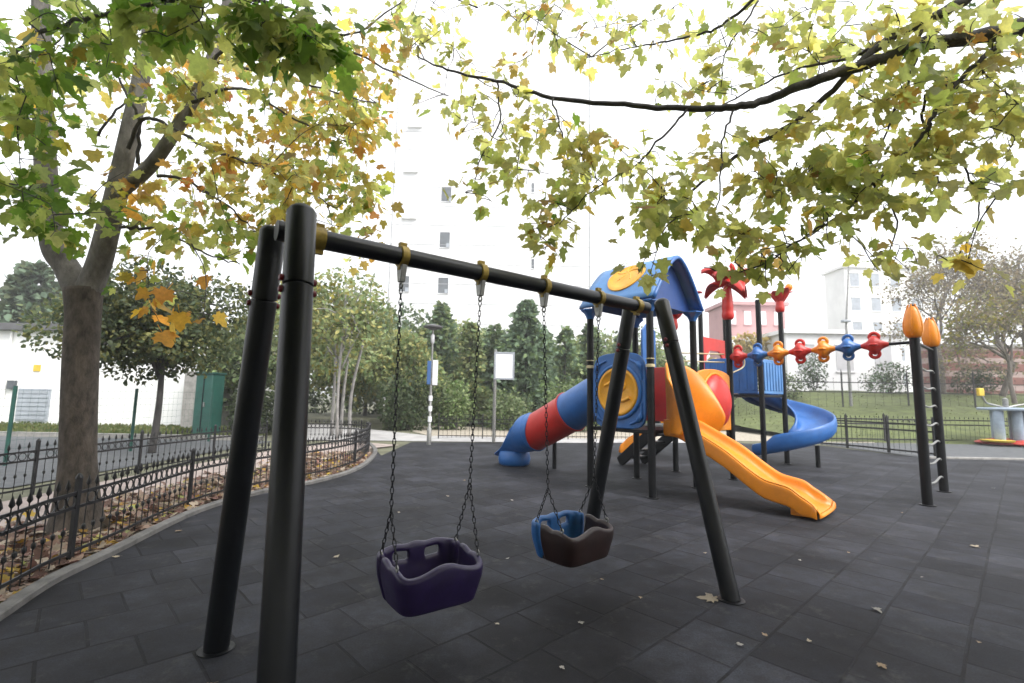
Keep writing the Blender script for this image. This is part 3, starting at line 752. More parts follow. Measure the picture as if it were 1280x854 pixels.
# skirts under both rims and a rounded lip
for sgn in (0, -1):
    S = [[r_[sgn], r_[sgn] - Z * .12, r_[sgn] - Z * .25] for r_ in G]
    S = [[p if p[2] > .03 else np.array([p[0], p[1], .03]) for p in row] for row in S]; m.grid(S)
lip = G[-1]; m.grid([lip, [p + sdv * .035 - Z * .02 for p in lip], [np.array([p[0], p[1], .035]) + sdv * .03 for p in lip]])
m.build('slide', ORANGE, ps, 180, 0, .02, 1, 0)
fp_ = st + sdv * 1.86; m = MB(); m.box((fp_[0], fp_[1], .045), (.16, .5, .09), ex=sdv); m.build('slide_foot', ORANGE, ps, 30, .01)
# orange panel with a red bubble between posts 5 and 6
a = P5 + u * .07; b = P6 - u * .07; ctr = (a + b) / 2; hw3 = np.linalg.norm(b - a) / 2
m = MB(); poly = [(-hw3, DZ - .08), (hw3, DZ - .08), (hw3, 1.95)] + [(x * hw3, 1.95 + .13 * math.sqrt(max(0, 1 - x * x))) for x in np.linspace(.95, -.95, 13)] + [(-hw3, 1.95)]
m.prism(poly, ctr, u, Z, .05); bp = m.build('bubble_panel', ORANGE, ps, 35, .015)
m = MB(); m.lathe([(.50, .0), (.49, .05), (.43, .12), (.31, .18), (.16, .215), (.005, .225)], ctr + Z * 1.48 + v * .02, v, 32); m.build('bubble', RED, bp, 80)
m = MB(); m.torus(ctr + Z * 1.48 + v * .03, v, .52, .028, 40, 8); m.build('bubble_rim', ORANGE, bp, 80)
# handrail of thin cream bars between posts 5, 6 and beyond
m = MB()
for z in (2.26, 2.42): m.tube([P5 - v * .8 + Z * z + u * .4, P6 - v * .1 + Z * z], .014, 8)
m.tube(catmull([P6 + Z * 2.4, P6 + u * .35 + v * .1 + Z * 2.42, P6 + u * .42 + v * .1 + Z * 2.2, P6 + u * .1 + Z * 2.05], 5), .014, 8)
m.build('handrail', BEIGE, ps, 60)
# climbing bar with knobs from post 6 to the tulip posts
ba = P6 + Z * 2.36 + v * .03; bb = T1 - v * .05 + Z * 2.46 + u * .05
m = MB(); m.tube([ba, bb], .024, 12); m.tube([T1 + Z * 2.46, T2 + Z * 2.46], .024, 12); cbar = m.build('climbing_bar', BLACK, ps, 60)
cols = [RED, BLUE, ORANGE, RED, ORANGE, BLUE, RED]; ax = (bb - ba) / np.linalg.norm(bb - ba); Lb = np.linalg.norm(bb - ba)
perp = np.cross(ax, Z)
for k in range(7):
    t = .14 + .36 * k; c = ba + ax * (t if t < Lb else Lb - .1)
    m = MB(); m.lathe([(.03, -.19), (.055, -.13), (.075, -.09), (.145, -.04), (.16, 0), (.145, .04), (.075, .09), (.055, .13), (.03, .19)], c, ax, 20)
    for zz in (.14, -.14):
        m.torus(c + Z * zz, perp, .062, .027, 16, 8); 
    m.torus(c + perp * .12, Z, .05, .02, 14, 8); m.torus(c - perp * .12, Z, .05, .02, 14, 8)
    m.build('knob', cols[k], cbar, 60)
for k in range(7):
    m = MB(); z = .25 + .30 * k
    pts = [T1 + u * .05 + Z * z, T1 + u * .3 + Z * (z + .03), lerp(T1, T2, .5) + Z * z, T2 - u * .3 + Z * (z + .03), T2 - u * .05 + Z * z]
    m.tube(catmull(pts, 4), .016, 8); m.build('rung', STEEL, ps, 60)
# blue barriers of the high deck and the red arch behind
def ribpanel(p, q, z0, z1, mat):
    m = MB(); d = (q - p) / np.linalg.norm(q - p); L = np.linalg.norm(q - p) - .16; p0 = p + d * .08
    nn = np.cross(d, Z); m.prism([(0, z0), (L, z0), (L, z1 - .06), (L * .85, z1), (L * .15, z1), (0, z1 - .06)], p0, d, Z, .03)
    k = 7
    for i in range(k):
        c = p0 + d * (L * (i + .5) / k); m.box(c + Z * (z0 + z1) / 2, (L / k * .45, .07, (z1 - z0) * .82), ex=d)
    m.build('barrier_panel', mat, ps, 30, .008)
ribpanel(P9, P7, DZ3 + .02, DZ3 + .86, BLUE); ribpanel(P7, P8, DZ3 + .02, DZ3 + .82, LBLUE)
m = MB(); d = u; poly = [(-.62, 0), (-.45, 0), (-.45, .45), (-.25, .62), (.25, .62), (.45, .45), (.45, 0), (.62, 0), (.62, .95), (-.62, .95)]
m.prism(poly, (P9 + P10) / 2 + Z * (DZ3 + .5), u, Z, .04); m.build('arch_panel', RED, ps, 30, .01)
m = MB(); m.prism([(-.25, 0), (.25, 0), (.25, .8), (0, 1.0), (-.25, .8)], P2 + u * .55 - v * .05 + Z * 2.1, u, Z, .04); m.build('high_panel', BLUE, ps, 30, .01)
# spiral slide, winding down clockwise from the high deck
hc = np.array([6.92, 12.25, 0]); G = []
nt_ = 44
for i in range(nt_ + 1):
    q = i / nt_; th = rad(150) - rad(312) * q; z = 1.70 - 1.46 * (q ** .92); 
    o = np.array([math.cos(th), math.sin(th), 0]); row = []
    for r_, zz in ((.22, .26), (.25, .30), (.28, .27), (.30, .08), (.40, .0), (.62, 0.01), (.84, .03), (.98, .12), (1.03, .32), (1.06, .36), (1.09, .32)):
        row.append(hc + o * r_ * (1.0) + Z * (z + zz * (1 if q < .93 else .6)))
    row.append(hc + o * 1.10 + Z * (z + .02)); row.append(hc + o * .95 + Z * (z - .07)); G.append(row)
m = MB(); m.grid(G); m.build('spiral_slide', BLUE, ps, 180, 0, .02, 1, 0)
m = MB(); m.lathe([(.05, 0), (.05, 1.7)], hc, (0, 0, 1), 14); m.build('slide_support', BLACK, ps, 40)
q = hc + np.array([.25, -.85, 0]); m = MB(); m.lathe([(.05, 0), (.05, .5)], q, (0, 0, 1), 14); m.build('slide_support', BLACK, ps, 40)
# tube slide to the left, from the face between posts 1 and 2
tm = (P1 + P2) / 2; td = np.array([-.66, .75, 0]); td /= np.linalg.norm(td)
ctrl = [(0, 1.56), (.35, 1.55), (.62, 1.44), (1.0, 1.26), (1.5, 1.02), (2.0, .80), (2.3, .72), (2.62, .70)]
TC = catmull([tm + td * a_ + Z * b_ for a_, b_ in ctrl], 8); TR = .39
def tsec(i0, i1, flare=0.02):
    pts = TC[i0:i1 + 1]; m = MB(); n = len(pts); rs = [TR + (flare if (k in (0, n - 1)) else 0) for k in range(n)]
    m.tube(pts, rs, 32, False); return m
ts = tsec(0, 25).build('tube_slide', BLUE, ps, 180, 0, .02, 0, -1)
tsec(25, 42).build('tube_section', RED, ts, 180, 0, .02, 0, -1)
for k in (25, 42):
    m = MB(); m.torus(TC[k], TC[min(k + 1, len(TC) - 1)] - TC[k - 1], TR + .012, .022, 36, 8); m.build('tube_flange', BLUE if k == 42 else RED, ts, 180)
# open scoop at the foot
G = []; spx = np.cross(td, Z)
sc_c = [(1.96, .80, 1.0), (2.12, .76, 1.0), (2.30, .73, 1.0), (2.40, .715, .93), (2.46, .70, .62), (2.56, .69, .47), (2.70, .66, .37), (2.9, .60, .27), (3.1, .57, .22), (3.22, .55, .16)]
for s_, z, op in sc_c:
    row = []; c = tm + td * s_ + Z * z
    for j in range(25):
        a_ = -math.pi / 2 + (j / 24 - .5) * 2 * math.pi * op; row.append(c + spx * TR * 1.04 * math.cos(a_) + Z * TR * 1.04 * math.sin(a_))
    G.append(row)
m = MB(); m.grid(G)
m.build('slide_exit', BLUE, ts, 180, 0, .03, 1, 0)
e_ = tm + td * 2.74; m = MB(); m.lathe([(.30, 0), (.34, .03), (.36, .14), (.33, .30), (.2, .36)], (e_[0], e_[1], 0), (0, 0, 1), 24); m.build('exit_foot', BLUE, ts, 60)
q = gr(693, 586); m = MB(); m.lathe([(.045, 0), (.045, .75)], (q[0], q[1], 0), (0, 0, 1), 14); m.build('slide_support', BLACK, ps, 40)
# black stairs from the low deck and a second orange slide behind
s0 = np.array([3.42, 10.25, 1.0]); s1 = np.array([2.82, 11.45, .05]); d = s1 - s0; dh = np.array([d[0], d[1], 0]); dh /= np.linalg.norm(dh); pp = np.array([-dh[1], dh[0], 0])
m = MB()
for k in (-.33, .33): m.bar(s0 + pp * k, s1 + pp * k, .05, .24)
for k in range(5): c = lerp(s0, s1, (k + .5) / 5); m.box(c + Z * .03, (.26, .62, .05), ex=dh)
m.build('stairs', BLACK, ps, 30, .008)
s0 = (P9 + P10) / 2; e0 = gr(782, 566); dh = np.array([e0[0] - s0[0], e0[1] - s0[1], 0]); LL = np.linalg.norm(dh); dh /= LL; pp = np.array([-dh[1], dh[0], 0])
PC = catmull([np.array([a_ * LL, b_, 0.]) for a_, b_ in ((0, DZ3), (.12, DZ3 - .03), (.45, .95), (.72, .42), (.84, .26), (.93, .13), (1.0, .10))], 5)
G = [[s0 + dh * a_ + pp * b_ + Z * c_ for a_, b_, c_ in row] for row in slide_rows(PC, .42, .30)]
m = MB(); m.grid(G)
for sgn in (0, -1):
    S = [[r_[sgn], r_[sgn] - Z * .15, r_[sgn] - Z * .3] for r_ in G]; m.grid([[p if p[2] > .03 else np.array([p[0], p[1], .03]) for p in row] for row in S])
lip = G[-1]; m.grid([lip, [np.array([p[0], p[1], .03]) + dh * .04 for p in lip]])
m.build('slide', ORANGE, ps, 180, 0, .02, 1, 0)

# ------------------------------------------------------------------ iron fences
def iron_fence(label, pts, ht, gap, post_every, name='iron_fence', group=None, start=0, rings=True):
    pts = [np.array([p[0], p[1], 0.0]) for p in pts]
    seg = [0.0]
    for i in range(1, len(pts)): seg.append(seg[-1] + np.linalg.norm(pts[i] - pts[i - 1]))
    def pos(s_):
        i = max(0, min(len(pts) - 2, int(np.searchsorted(seg, s_)) - 1)); t = (s_ - seg[i]) / (seg[i + 1] - seg[i] + 1e-9); return pts[i] * (1 - t) + pts[i + 1] * t
    root = thing(name, label, 'fence', tuple(pts[0]), group)
    np_ = max(1, round(seg[-1] / post_every)); span = seg[-1] / np_
    for k in range(np_ + 1):
        p = pos(min(seg[-1], k * span)); m = MB(); m.box(p + Z * (ht * .53), (.036 if ht < .9 else .06, .036 if ht < .9 else .06, ht * 1.06)); m.lathe([(.03, ht * 1.06), (.03, ht * 1.075), (.012, ht * 1.12), (.002, ht * 1.13)], p, (0, 0, 1), 8)
        m.build('post', IRON, root, 30)
        if k == np_: break
        m = MB(); n = max(3, round(span / gap))
        for z in (.10, ht * .70, ht * .88):
            q = [pos(k * span + span * j / 6) + Z * z for j in range(7)]
            for a_, b_ in zip(q[:-1], q[1:]): m.bar(a_, b_, .014 if ht < .9 else .03, .026 if ht < .9 else .05)
        for j in range(1, n):
            s_ = k * span + span * j / n; p = pos(s_); lean = rng.normal(0, .004, 3)
            m.tube([p + Z * .03, p + Z * (ht * .95) + lean], .0062, 4)
            m.lathe([(.006, 0), (.020, .02), (.014, .05), (.002, .09)], p + Z * (ht * .94) + lean, (0, 0, 1), 5)
            if rings and j < n - 0:
                t_ = pos(s_ + span / n * .5) - p; t_ /= np.linalg.norm(t_) + 1e-9
                m.torus(pos(s_ + span / n * .5) + Z * ht * .79, np.cross(t_, Z), ht * .075, .007, 8, 4)
                m.lathe([(.004, -.03), (.017, -.012), (.017, .012), (.004, .03)], p + Z * ht * .42, (0, 0, 1), 5)
        m.build('picket_panel', IRON, root, 60)
    return root
f1 = [gr(*p) for p in ((-330, 910), (-60, 790), (0, 762), (70, 720), (143, 686), (250, 634), (330, 612), (400, 598), (443, 585), (462, 572), (466, 561))]
f1 = [np.array([p[0] - .10, p[1] + .02, 0]) for p in catmull(f1, 5)]
f1 += [f1[-1] + np.array(q) for q in ((-.25, .5, 0), (-.8, .9, 0), (-1.6, 1.1, 0), (-2.4, .9, 0))]
iron_fence('black spear-topped iron fence curving along the kerb in front of the big tree', f1, .68, .115, 2.15)
iron_fence('low black iron fence on the far side of the pinkish path behind the big tree', [(-7.3, 1.5), (-6.85, 5.0), (-6.75, 8.6), (-6.3, 12.6)], .70, .13, 2.0)
iron_fence('black iron fence along the grey path below the white notice board', [(-2.55, 17.3), (0.6, 17.6), (5.2, 18.2)], .78, .16, 1.6, rings=False)
iron_fence('dark low iron fence around the bed right of the spiral slide', [(10.6, 17.4), (11.45, 16.0), (12.1, 13.9)], 1.02, .17, 1.5, rings=False)
iron_fence('long dark iron fence at the foot of the grassy bank', [(12.5, 19.2), (20, 19.4), (28, 19.2), (38, 19.0)], 1.0, .2, 2.4, rings=False)
iron_fence('dark iron fence along the top of the grassy bank', [(8, 27.5), (14, 27.2), (24, 26.6), (36, 26)], 3.0, .42, 3.5, rings=False)
# mesh fence beyond the path on the left
root = thing('wire_fence', 'thin green wire mesh fence beside the road in front of the white building', 'fence', (-9.8, 9.6, 0))
wp = [np.array(q) for q in ((-13.5, 7.6, 0), (-9.85, 9.6, 0), (-9.45, 12.2, 0), (-9.2, 14.9, 0))]
for p in wp:
    m = MB(); m.tube([p, p + Z * 1.55], .035, 8); m.build('post', GREENP, root, 60)
m = MB()
for a_, b_ in zip(wp[:-1], wp[1:]):
    for k in range(9): m.tube([a_ + Z * (.15 + .165 * k), b_ + Z * (.15 + .165 * k)], .0022, 4)
    for k in range(1, 18): p = lerp(a_, b_, k / 18); m.tube([p + Z * .1, p + Z * 1.5], .0018, 4)
m.build('wire_mesh', GREENP, root, 60)

# ------------------------------------------------------------------ buildings
def bbox(mb, x0, x1, y0, y1, z0, z1): mb.box(((x0 + x1) / 2, (y0 + y1) / 2, (z0 + z1) / 2), (x1 - x0, y1 - y0, z1 - z0)); return mb
b = thing('utility_building', 'long low white building with a flat grey roof edge behind the road', 'building', (-20, 22, 0))
bbox(MB(), -34, -13.1, 20.4, 28, -.1, 3.95).build('wall', WHITEW, b, 30)
bbox(MB(), -34.2, -12.9, 20.1, 28.2, 3.95, 4.25).build('roof', ROOFG, b, 30, .02)
x0 = at(22, 510, 20.4)[0]; x1 = at(62, 510, 20.4)[0]
dr = bbox(MB(), x0, x1, 20.34, 20.42, .15, 1.5).build('shutter', GREYP, b, 30)
m = MB()
for k in range(7): bbox(m, x0 + .06, x1 - .06, 20.31, 20.35, .22 + .18 * k, .36 + .18 * k)
m.build('slat', GREYP, dr, 30)
p = at(14, 481, 20.3); bbox(MB(), p[0] - .15, p[0] + .15, 20.25, 20.4, p[2] - .18, p[2] + .18).build('meter_box', GLASS, b, 30, .01)
p = at(44, 460, 20.3); bbox(MB(), p[0] - .14, p[0] + .14, 20.36, 20.4, p[2] - .14, p[2] + .14).build('sign', YELB, b, 30)
m = MB(); p = at(12, 430, 20.3); m.tube([(p[0], 20.33, 3.9), (p[0], 20.33, 0)], .045, 8); m.build('downpipe', WHITEW, b, 60)
bbox(MB(), -13.09, -12.55, 19.3, 22, -.1, 2.3).build('side_wall', CONC, b, 30)
b = thing('storage_box', 'tall green metal cabinet at the end of the white building', 'cabinet', (-10.3, 16.5, 0))
bbox(MB(), -10.66, -10.1, 16.3, 17.0, .05, 2.1).build('body', GREENP, b, 30, .02)
bbox(MB(), -10.69, -10.07, 16.26, 17.04, 2.1, 2.16).build('lid', GREENP, b, 30, .01)
bbox(MB(), -10.39, -10.37, 16.28, 16.3, .15, 2.0).build('door_seam', BLACK, b, 30)
bbox(MB(), -10.33, -10.29, 16.25, 16.3, 1.0, 1.15).build('handle', STEEL, b, 30)

JOINTM = plain('facade_joint', (0.30, 0.30, 0.31), 0.8, 0, 0.1, 1)
b = thing('apartment_tower', 'tall white apartment tower with few small dark windows behind the trees', 'building', (-3, 74, 0))
TY = 70.0; tx0, tx1 = at(488, 300, TY)[0], at(738, 300, TY)[0]
bbox(MB(), tx0, tx1, TY, TY + 18, -.1, 56).build('wall', WHITEB, b, 30)
bbox(MB(), tx0 + 6, tx1 - 6, TY + 4, TY + 12, 56, 59).build('roof_house', WHITEB, b, 30)
for k in range(18):
    bbox(MB(), tx0 - .02, tx1 + .02, TY - .03, TY + .5, 3.0 + 3.0 * k, 3.09 + 3.0 * k).build('floor_joint', JOINTM, b, 30)
for k in (0, 1): bbox(MB(), (tx0, tx1 - .2)[k], (tx0 + .2, tx1)[k], TY - .05, TY + .4, 0, 55.9).build('corner_trim', JOINTM, b, 30)
for (px, py, wx, wz) in ((558, 243, .76, 1.2), (556, 300, .76, 1.2), (554, 357, .76, 1.2), (505, 355, .76, 1.2), (666, 235, .22, .75), (666, 330, .22, .75), (560, 186, .76, 1.2), (552, 414, .76, 1.2)):
    if py == 186: continue
    p = at(px, py, TY)
    fr = MB(); 
    bbox(fr, p[0] - wx - .09, p[0] - wx, TY - .06, TY + .02, p[2] - wz, p[2] + wz); bbox(fr, p[0] + wx, p[0] + wx + .09, TY - .06, TY + .02, p[2] - wz, p[2] + wz)
    bbox(fr, p[0] - wx - .09, p[0] + wx + .09, TY - .06, TY + .02, p[2] + wz, p[2] + wz + .09); bbox(fr, p[0] - wx - .14, p[0] + wx + .14, TY - .14, TY + .02, p[2] - wz - .1, p[2] - wz)
    f = fr.build('window', WHITEB, b, 30)
    bbox(MB(), p[0] - wx, p[0] + wx, TY - .02, TY + .02, p[2] - wz, p[2] + wz).build('pane', GLASS, f, 30)
    if wx > .3: bbox(MB(), p[0] + wx * .35, p[0] + wx * .9, TY - .3, TY - .025, p[2] - wz, p[2] - wz * .5).build('air_conditioner', GREYP, f, 30)
for (px, py) in ((519, 160), (514, 216), (512, 274), (508, 332)):
    p = at(px, py, TY); bbox(MB(), p[0] - 1.2, p[0] + 1.1, TY - .5, TY + .02, p[2] - .05, p[2] + .05).build('ledge', PALEB, b, 30)

def block(label, px0, px1, ytop, Y, dep, m, rows, cols_, wmat, floors_z0=1.0, roofm=None, cat='building', name='apartment_building', win=True):
    x0 = at(px0, 450, Y)[0]; x1 = at(px1, 450, Y)[0]; zt = at((px0 + px1) / 2, ytop, Y)[2]
    b = thing(name, label, cat, ((x0 + x1) / 2, Y, 0))
    bbox(MB(), x0, x1, Y, Y + dep, -.1, zt).build('wall', m, b, 30)
    bbox(MB(), x0 - .3, x1 + .3, Y - .3, Y + dep + .3, zt, zt + .35).build('roof', roofm or PALEB, b, 30)
    for r_ in range(rows):
        for c_ in range(cols_):
            cx_ = x0 + (x1 - x0) * (c_ + .5) / cols_; cz_ = zt - (zt - floors_z0) * (r_ + .5) / rows
            hw_ = (x1 - x0) / cols_ * .22; hz_ = (zt - floors_z0) / rows * .27
            fr = MB()
            bbox(fr, cx_ - hw_ - .1, cx_ + hw_ + .1, Y - .10, Y - .002, cz_ - hz_ - .12, cz_ - hz_); bbox(fr, cx_ - hw_ - .1, cx_ + hw_ + .1, Y - .08, Y - .002, cz_ + hz_, cz_ + hz_ + .1)
            f = fr.build('window', m, b, 30)
            bbox(MB(), cx_ - hw_, cx_ + hw_, Y - .03, Y - .003, cz_ - hz_, cz_ + hz_).build('pane', wmat, f, 30)
    return b
block('pale apartment block with small windows behind the bare tree', 1062, 1190, 336, 62, 4, PALEB, 5, 5, GREYP, 3, PALEB)
block('pinkish red house with white windows seen between the posts', 908, 984, 382, 48, 4, PINKB, 3, 4, SIGNW, 3.5, PINKB)
block('low white house wall behind the climbing bar', 984, 1128, 418, 40, 8, WHITEB, 1, 3, WGLASS, 3.2, WHITEB)
b = thing('brick_wall', 'long reddish brick terrace wall with pale bands above the lawn', 'wall', (36, 34, 2))
bbox(MB(), 30.2, 70, 34, 36, 1.4, 5.6).build('wall', BRICK, b, 30)
bbox(MB(), 30.1, 70.1, 33.9, 36.1, 5.6, 5.8).build('coping', CONC, b, 30)

# ------------------------------------------------------------------ background trees
def leafcloud(lobes, n, size, cols, flat=0.0):
    pos, tip, nor, sz, cl = [], [], [], [], []
    vol = np.array([l[1][0] * l[1][1] * l[1][2] for l in lobes]) ** .67; vol /= vol.sum()
    for (c, r_, tint), k in zip(lobes, np.maximum(1, (vol * n).astype(int))):
        d = rng.normal(0, 1, (k, 3)); d /= np.linalg.norm(d, axis=1)[:, None]
        q = rng.uniform(.35, 1.0, k) ** .5 + rng.normal(0, .07, k)
        p = np.array(c) + d * q[:, None] * np.array(r_)
        pos.append(p); tip.append(d * .5 + rng.normal(0, .6, (k, 3)) + np.array([0, 0, -.25])); nor.append(rng.normal(0, 1, (k, 3)) + np.array([0, 0, .6]))
        sz.append(size * rng.uniform(.6, 1.4, k)); cc = np.array(cols)[rng.integers(0, len(cols), k)] * tint * rng.uniform(.7, 1.3, k)[:, None]; cl.append(cc)
    return [np.concatenate(a) for a in (pos, tip, nor, sz, cl)]
def broadleaf(name, label, base, ht, cr, cz, n, size, cols, trunk_r=.12, m=None, bk=None, nl=14, stems=1, group=None, zsq=.85, low=0.0):
    root = thing(name, label, 'tree', base, group); base = np.array(base, float); ce_ = base + Z * cz; rz = (ht - cz) * .95
    lobes = []
    for k in range(nl):
        d = rng.normal(0, 1, 3); d /= np.linalg.norm(d); d[2] *= zsq; q = rng.uniform(.3, .72)
        c = ce_ + d * np.array([cr, cr, rz]) * q; rr = rng.uniform(.30, .52)
        lobes.append((c, (cr * rr, cr * rr, rz * rr * .8), rng.uniform(.65, 1.35)))
    mb = MB()
    for s_ in range(stems):
        o = np.array([rng.normal(0, .28), rng.normal(0, .25), 0]) if stems > 1 else np.zeros(3)
        top = base + o * 1.8 + Z * cz
        mb.tube(catmull([base + o - Z * .05, base + o * 1.1 + Z * cz * .4 + rng.normal(0, .04, 3), top, top + Z * rz * .6], 5), [trunk_r * (1 - .7 * i / 15) for i in range(16)], 9)
    for (c, r_, t_) in lobes:
        a = base + Z * rng.uniform(cz * .55, cz * 1.05); md = lerp(a, c, .5) + Z * .1 * cr
        mb.tube(catmull([a, md, c, c + (c - ce_) * .25], 4), [trunk_r * .38 * (1 - .85 * i / 12) + .006 for i in range(13)], 5)
    mb.build('trunk', bk or BARK, root, 180)
    leaves('crown', *leafcloud(lobes, n, size, cols), m or FARLEAF, root, 'small')
    return root
def conifer(label, base, ht, R, n, cols, z0=.3, size=.30, name='conifer', droop=.35):
    root = thing(name, label, 'tree', base); base = np.array(base, float)
    mb = MB(); mb.tube([base, base + Z * ht * .5, base + Z * ht], [.03 * ht * .5, .018 * ht * .5, .01], 8)
    pos, tip, nor, sz, cl = [], [], [], [], []
    nb = int(n / 22)
    for i in range(nb):
        q = rng.uniform(0, 1) ** .8; z = z0 + (ht - z0) * q; a = rng.uniform(0, 2 * math.pi); L = R * (1 - q) ** .8 * rng.uniform(.65, 1.1) + .12
        o = np.array([math.cos(a), math.sin(a), 0]); tint = rng.uniform(.6, 1.4); st_ = base + Z * z
        if L > .5 and i % 3 == 0: mb.tube([st_, st_ + o * L * .9 + Z * (-droop * L * .6)], [.015, .004], 4, False)
        for k in range(22):
            t = rng.uniform(.25, 1.0); p = st_ + o * L * t + Z * (-droop * L * t * t + .06 * math.sin(k)) + rng.normal(0, .10 * (L + .4), 3) * np.array([1, 1, .5])
            pos.append(p); tip.append(o * .9 + Z * rng.uniform(-.5, .3) + rng.normal(0, .45, 3)); nor.append(rng.normal(0, 1, 3)); sz.append(size * rng.uniform(.6, 1.3)); cl.append(np.array(cols[rng.integers(len(cols))]) * tint * rng.uniform(.75, 1.25))
    mb.build('trunk', BARKD, root, 180)
    leaves('crown', np.array(pos), np.array(tip), np.array(nor), np.array(sz), np.array(cl), FARLEAF, root, 'small')
    return root
DK = [(.05, .068, .035), (.065, .085, .04), (.075, .095, .045), (.04, .06, .03)]
MG = [(.14, .20, .085), (.17, .225, .10), (.195, .235, .115), (.12, .17, .075)]
LG = [(.22, .24, .10), (.26, .27, .115), (.20, .23, .10), (.29, .27, .10)]
BG = [(.12, .18, .12), (.14, .20, .135), (.16, .225, .15)]
YG = [(.24, .21, .04), (.19, .19, .05), (.15, .17, .05)]
broadleaf('evergreen_tree', 'small dark round-headed evergreen tree behind the black fences', (-8.7, 11.9, 0), 5.2, 2.3, 3.25, 18000, .105, [tuple(c * 1.15 for c in k_) for k_ in DK] + [(.12, .13, .045), (.15, .15, .05)], .09, None, BARKD, 26)
conifer('dark conifer behind the roof of the low white building', (-31.5, 31, 0), 9.6, 5.2, 5200, DK + BG, .5, .5)
broadleaf('dark_tree', 'dark evergreen rising behind the white building beside the big trunk', (-21, 29, 0), 8.6, 3.0, 5.5, 3000, .3, DK + BG, .2)
# the belt of trees beyond the path
broadleaf('young_tree', 'pale-stemmed young tree with thin yellow-green leaves left of the lamp post', (-6.4, 17.6, 0), 6.6, 2.3, 4.2, 4200, .15, LG + YG + MG, .07, None, BARKG, 16, 3)
broadleaf('young_tree', 'slim pale-trunked tree with loose grey-green crown near the fence end', (-5.1, 14.4, 0), 5.6, 1.5, 4.0, 1500, .13, LG + MG, .055, None, BARKG, 10)
broadleaf('leafy_tree', 'mid-green bushy tree just right of the green cabinet', (-10.8, 21, 0), 5.6, 2.8, 3.0, 4500, .2, MG + DK[2:] + LG[:1], .12)
broadleaf('leafy_tree', 'light green tree behind the pale-stemmed trees', (-9.2, 26, 0), 6.6, 3.0, 3.4, 4500, .23, LG + MG, .12)
broadleaf('leafy_tree', 'yellowing tree left of the dark round bush', (-6.4, 25, 0), 6.0, 2.2, 3.2, 4000, .2, LG + YG + MG, .1)
conifer('pointed spruce rising directly behind the street lamp', (-4.0, 27, 0), 6.7, 1.9, 3600, MG + BG, .3, .27)
conifer('slim light green conifer between lamp post and notice board', (-2.2, 25, 0), 5.3, 1.5, 3000, LG[:2] + MG, .3, .24)
conifer('greyish conifer behind the second swing chain', (-1.0, 27.5, 0), 5.6, 1.7, 3000, MG + BG, .3, .25)
conifer('broad blue-green pine, tallest of the belt, right of the notice board', (.75, 25.5, 0), 6.6, 2.7, 6000, BG + MG[:1], .4, .28)
conifer('slim grey-green conifer just left of the tube slide', (3.0, 27, 0), 5.4, 1.7, 2800, MG + BG, .3, .25)
conifer('mid-green conifer behind the blue panel', (4.6, 28, 0), 5.7, 1.9, 2800, MG + BG + DK[:1], .3, .27)
conifer('dull green conifer under the blue roof', (6.6, 28.5, 0), 5.2, 1.9, 2600, MG + BG, .3, .27)
broadleaf('leafy_tree', 'tall grey-green tree in the back row left of the spruce tip', (-7.5, 33, 0), 8.6, 3.9, 4.0, 6500, .27, MG + BG, .14)
broadleaf('leafy_tree', 'wide olive tree in the back row above the dark round bush', (-3.2, 32, 0), 7.6, 3.9, 3.6, 6500, .26, LG[:2] + MG, .14)
broadleaf('leafy_tree', 'wide grey-green tree in the back row behind the notice board', (1.6, 33, 0), 7.2, 4.2, 3.4, 7000, .26, MG + BG, .14)
broadleaf('leafy_tree', 'olive green tree in the back row behind the tube slide', (5.4, 33, 0), 7.0, 4.0, 3.3, 6500, .26, LG[:1] + MG, .14)
broadleaf('leafy_tree', 'tall light tree filling the gap behind the near swing legs', (-14, 29, 0), 9.4, 4.2, 4.6, 6500, .27, LG + MG, .15)
broadleaf('leafy_tree', 'grey-green tree in the back row behind the blue-green pine', (-.6, 36, 0), 7.6, 4.2, 3.4, 6500, .29, MG + BG, .14, None, None, 18)
broadleaf('leafy_tree', 'soft green tree in the back row behind the blue roof posts', (9.0, 35, 0), 7.2, 4.2, 3.3, 6500, .28, MG + LG[:1], .14, None, None, 18)
broadleaf('leafy_tree', 'light olive tree in the back row left of the near swing chain', (-10.5, 35, 0), 9.0, 4.4, 4.2, 6500, .29, LG + MG, .14, None, None, 18)
broadleaf('leafy_tree', 'pale green tree in front of the belt between the swing chains', (-5.2, 23.5, 0), 5.0, 2.0, 2.7, 4500, .2, LG + MG, .1)
conifer('thin conifer at the left of the tube slide in the back row', (2.0, 29, 0), 5.6, 1.6, 2600, MG + BG, .3, .26)
conifer('small conifer between lamp post and dark bush', (-5.4, 28, 0), 5.4, 1.9, 2800, LG[:2] + MG, .3, .26)
broadleaf('leafy_tree', 'grey-green tree seen through the posts beside the orange hood', (9.4, 29, 0), 5.2, 2.3, 2.9, 3000, .22, MG + LG[:1], .12)
broadleaf('leafy_tree', 'soft green tree in front of the pinkish house', (12.6, 30, 0), 4.6, 2.0, 2.6, 2600, .22, MG + DK[:1], .12)
broadleaf('yellow_tree', 'yellow autumn tree beside the pinkish house', (22, 44, 0), 8.2, 3.2, 5.6, 1800, .38, [(.34, .25, .06), (.36, .3, .12), (.3, .24, .1)], .15)
broadleaf('yellow_tree', 'smaller pale yellow tree in front of the pinkish house', (16.6, 38, 0), 5.4, 2.0, 3.6, 1200, .3, [(.34, .27, .1), (.4, .32, .15), (.3, .26, .13)], .1)
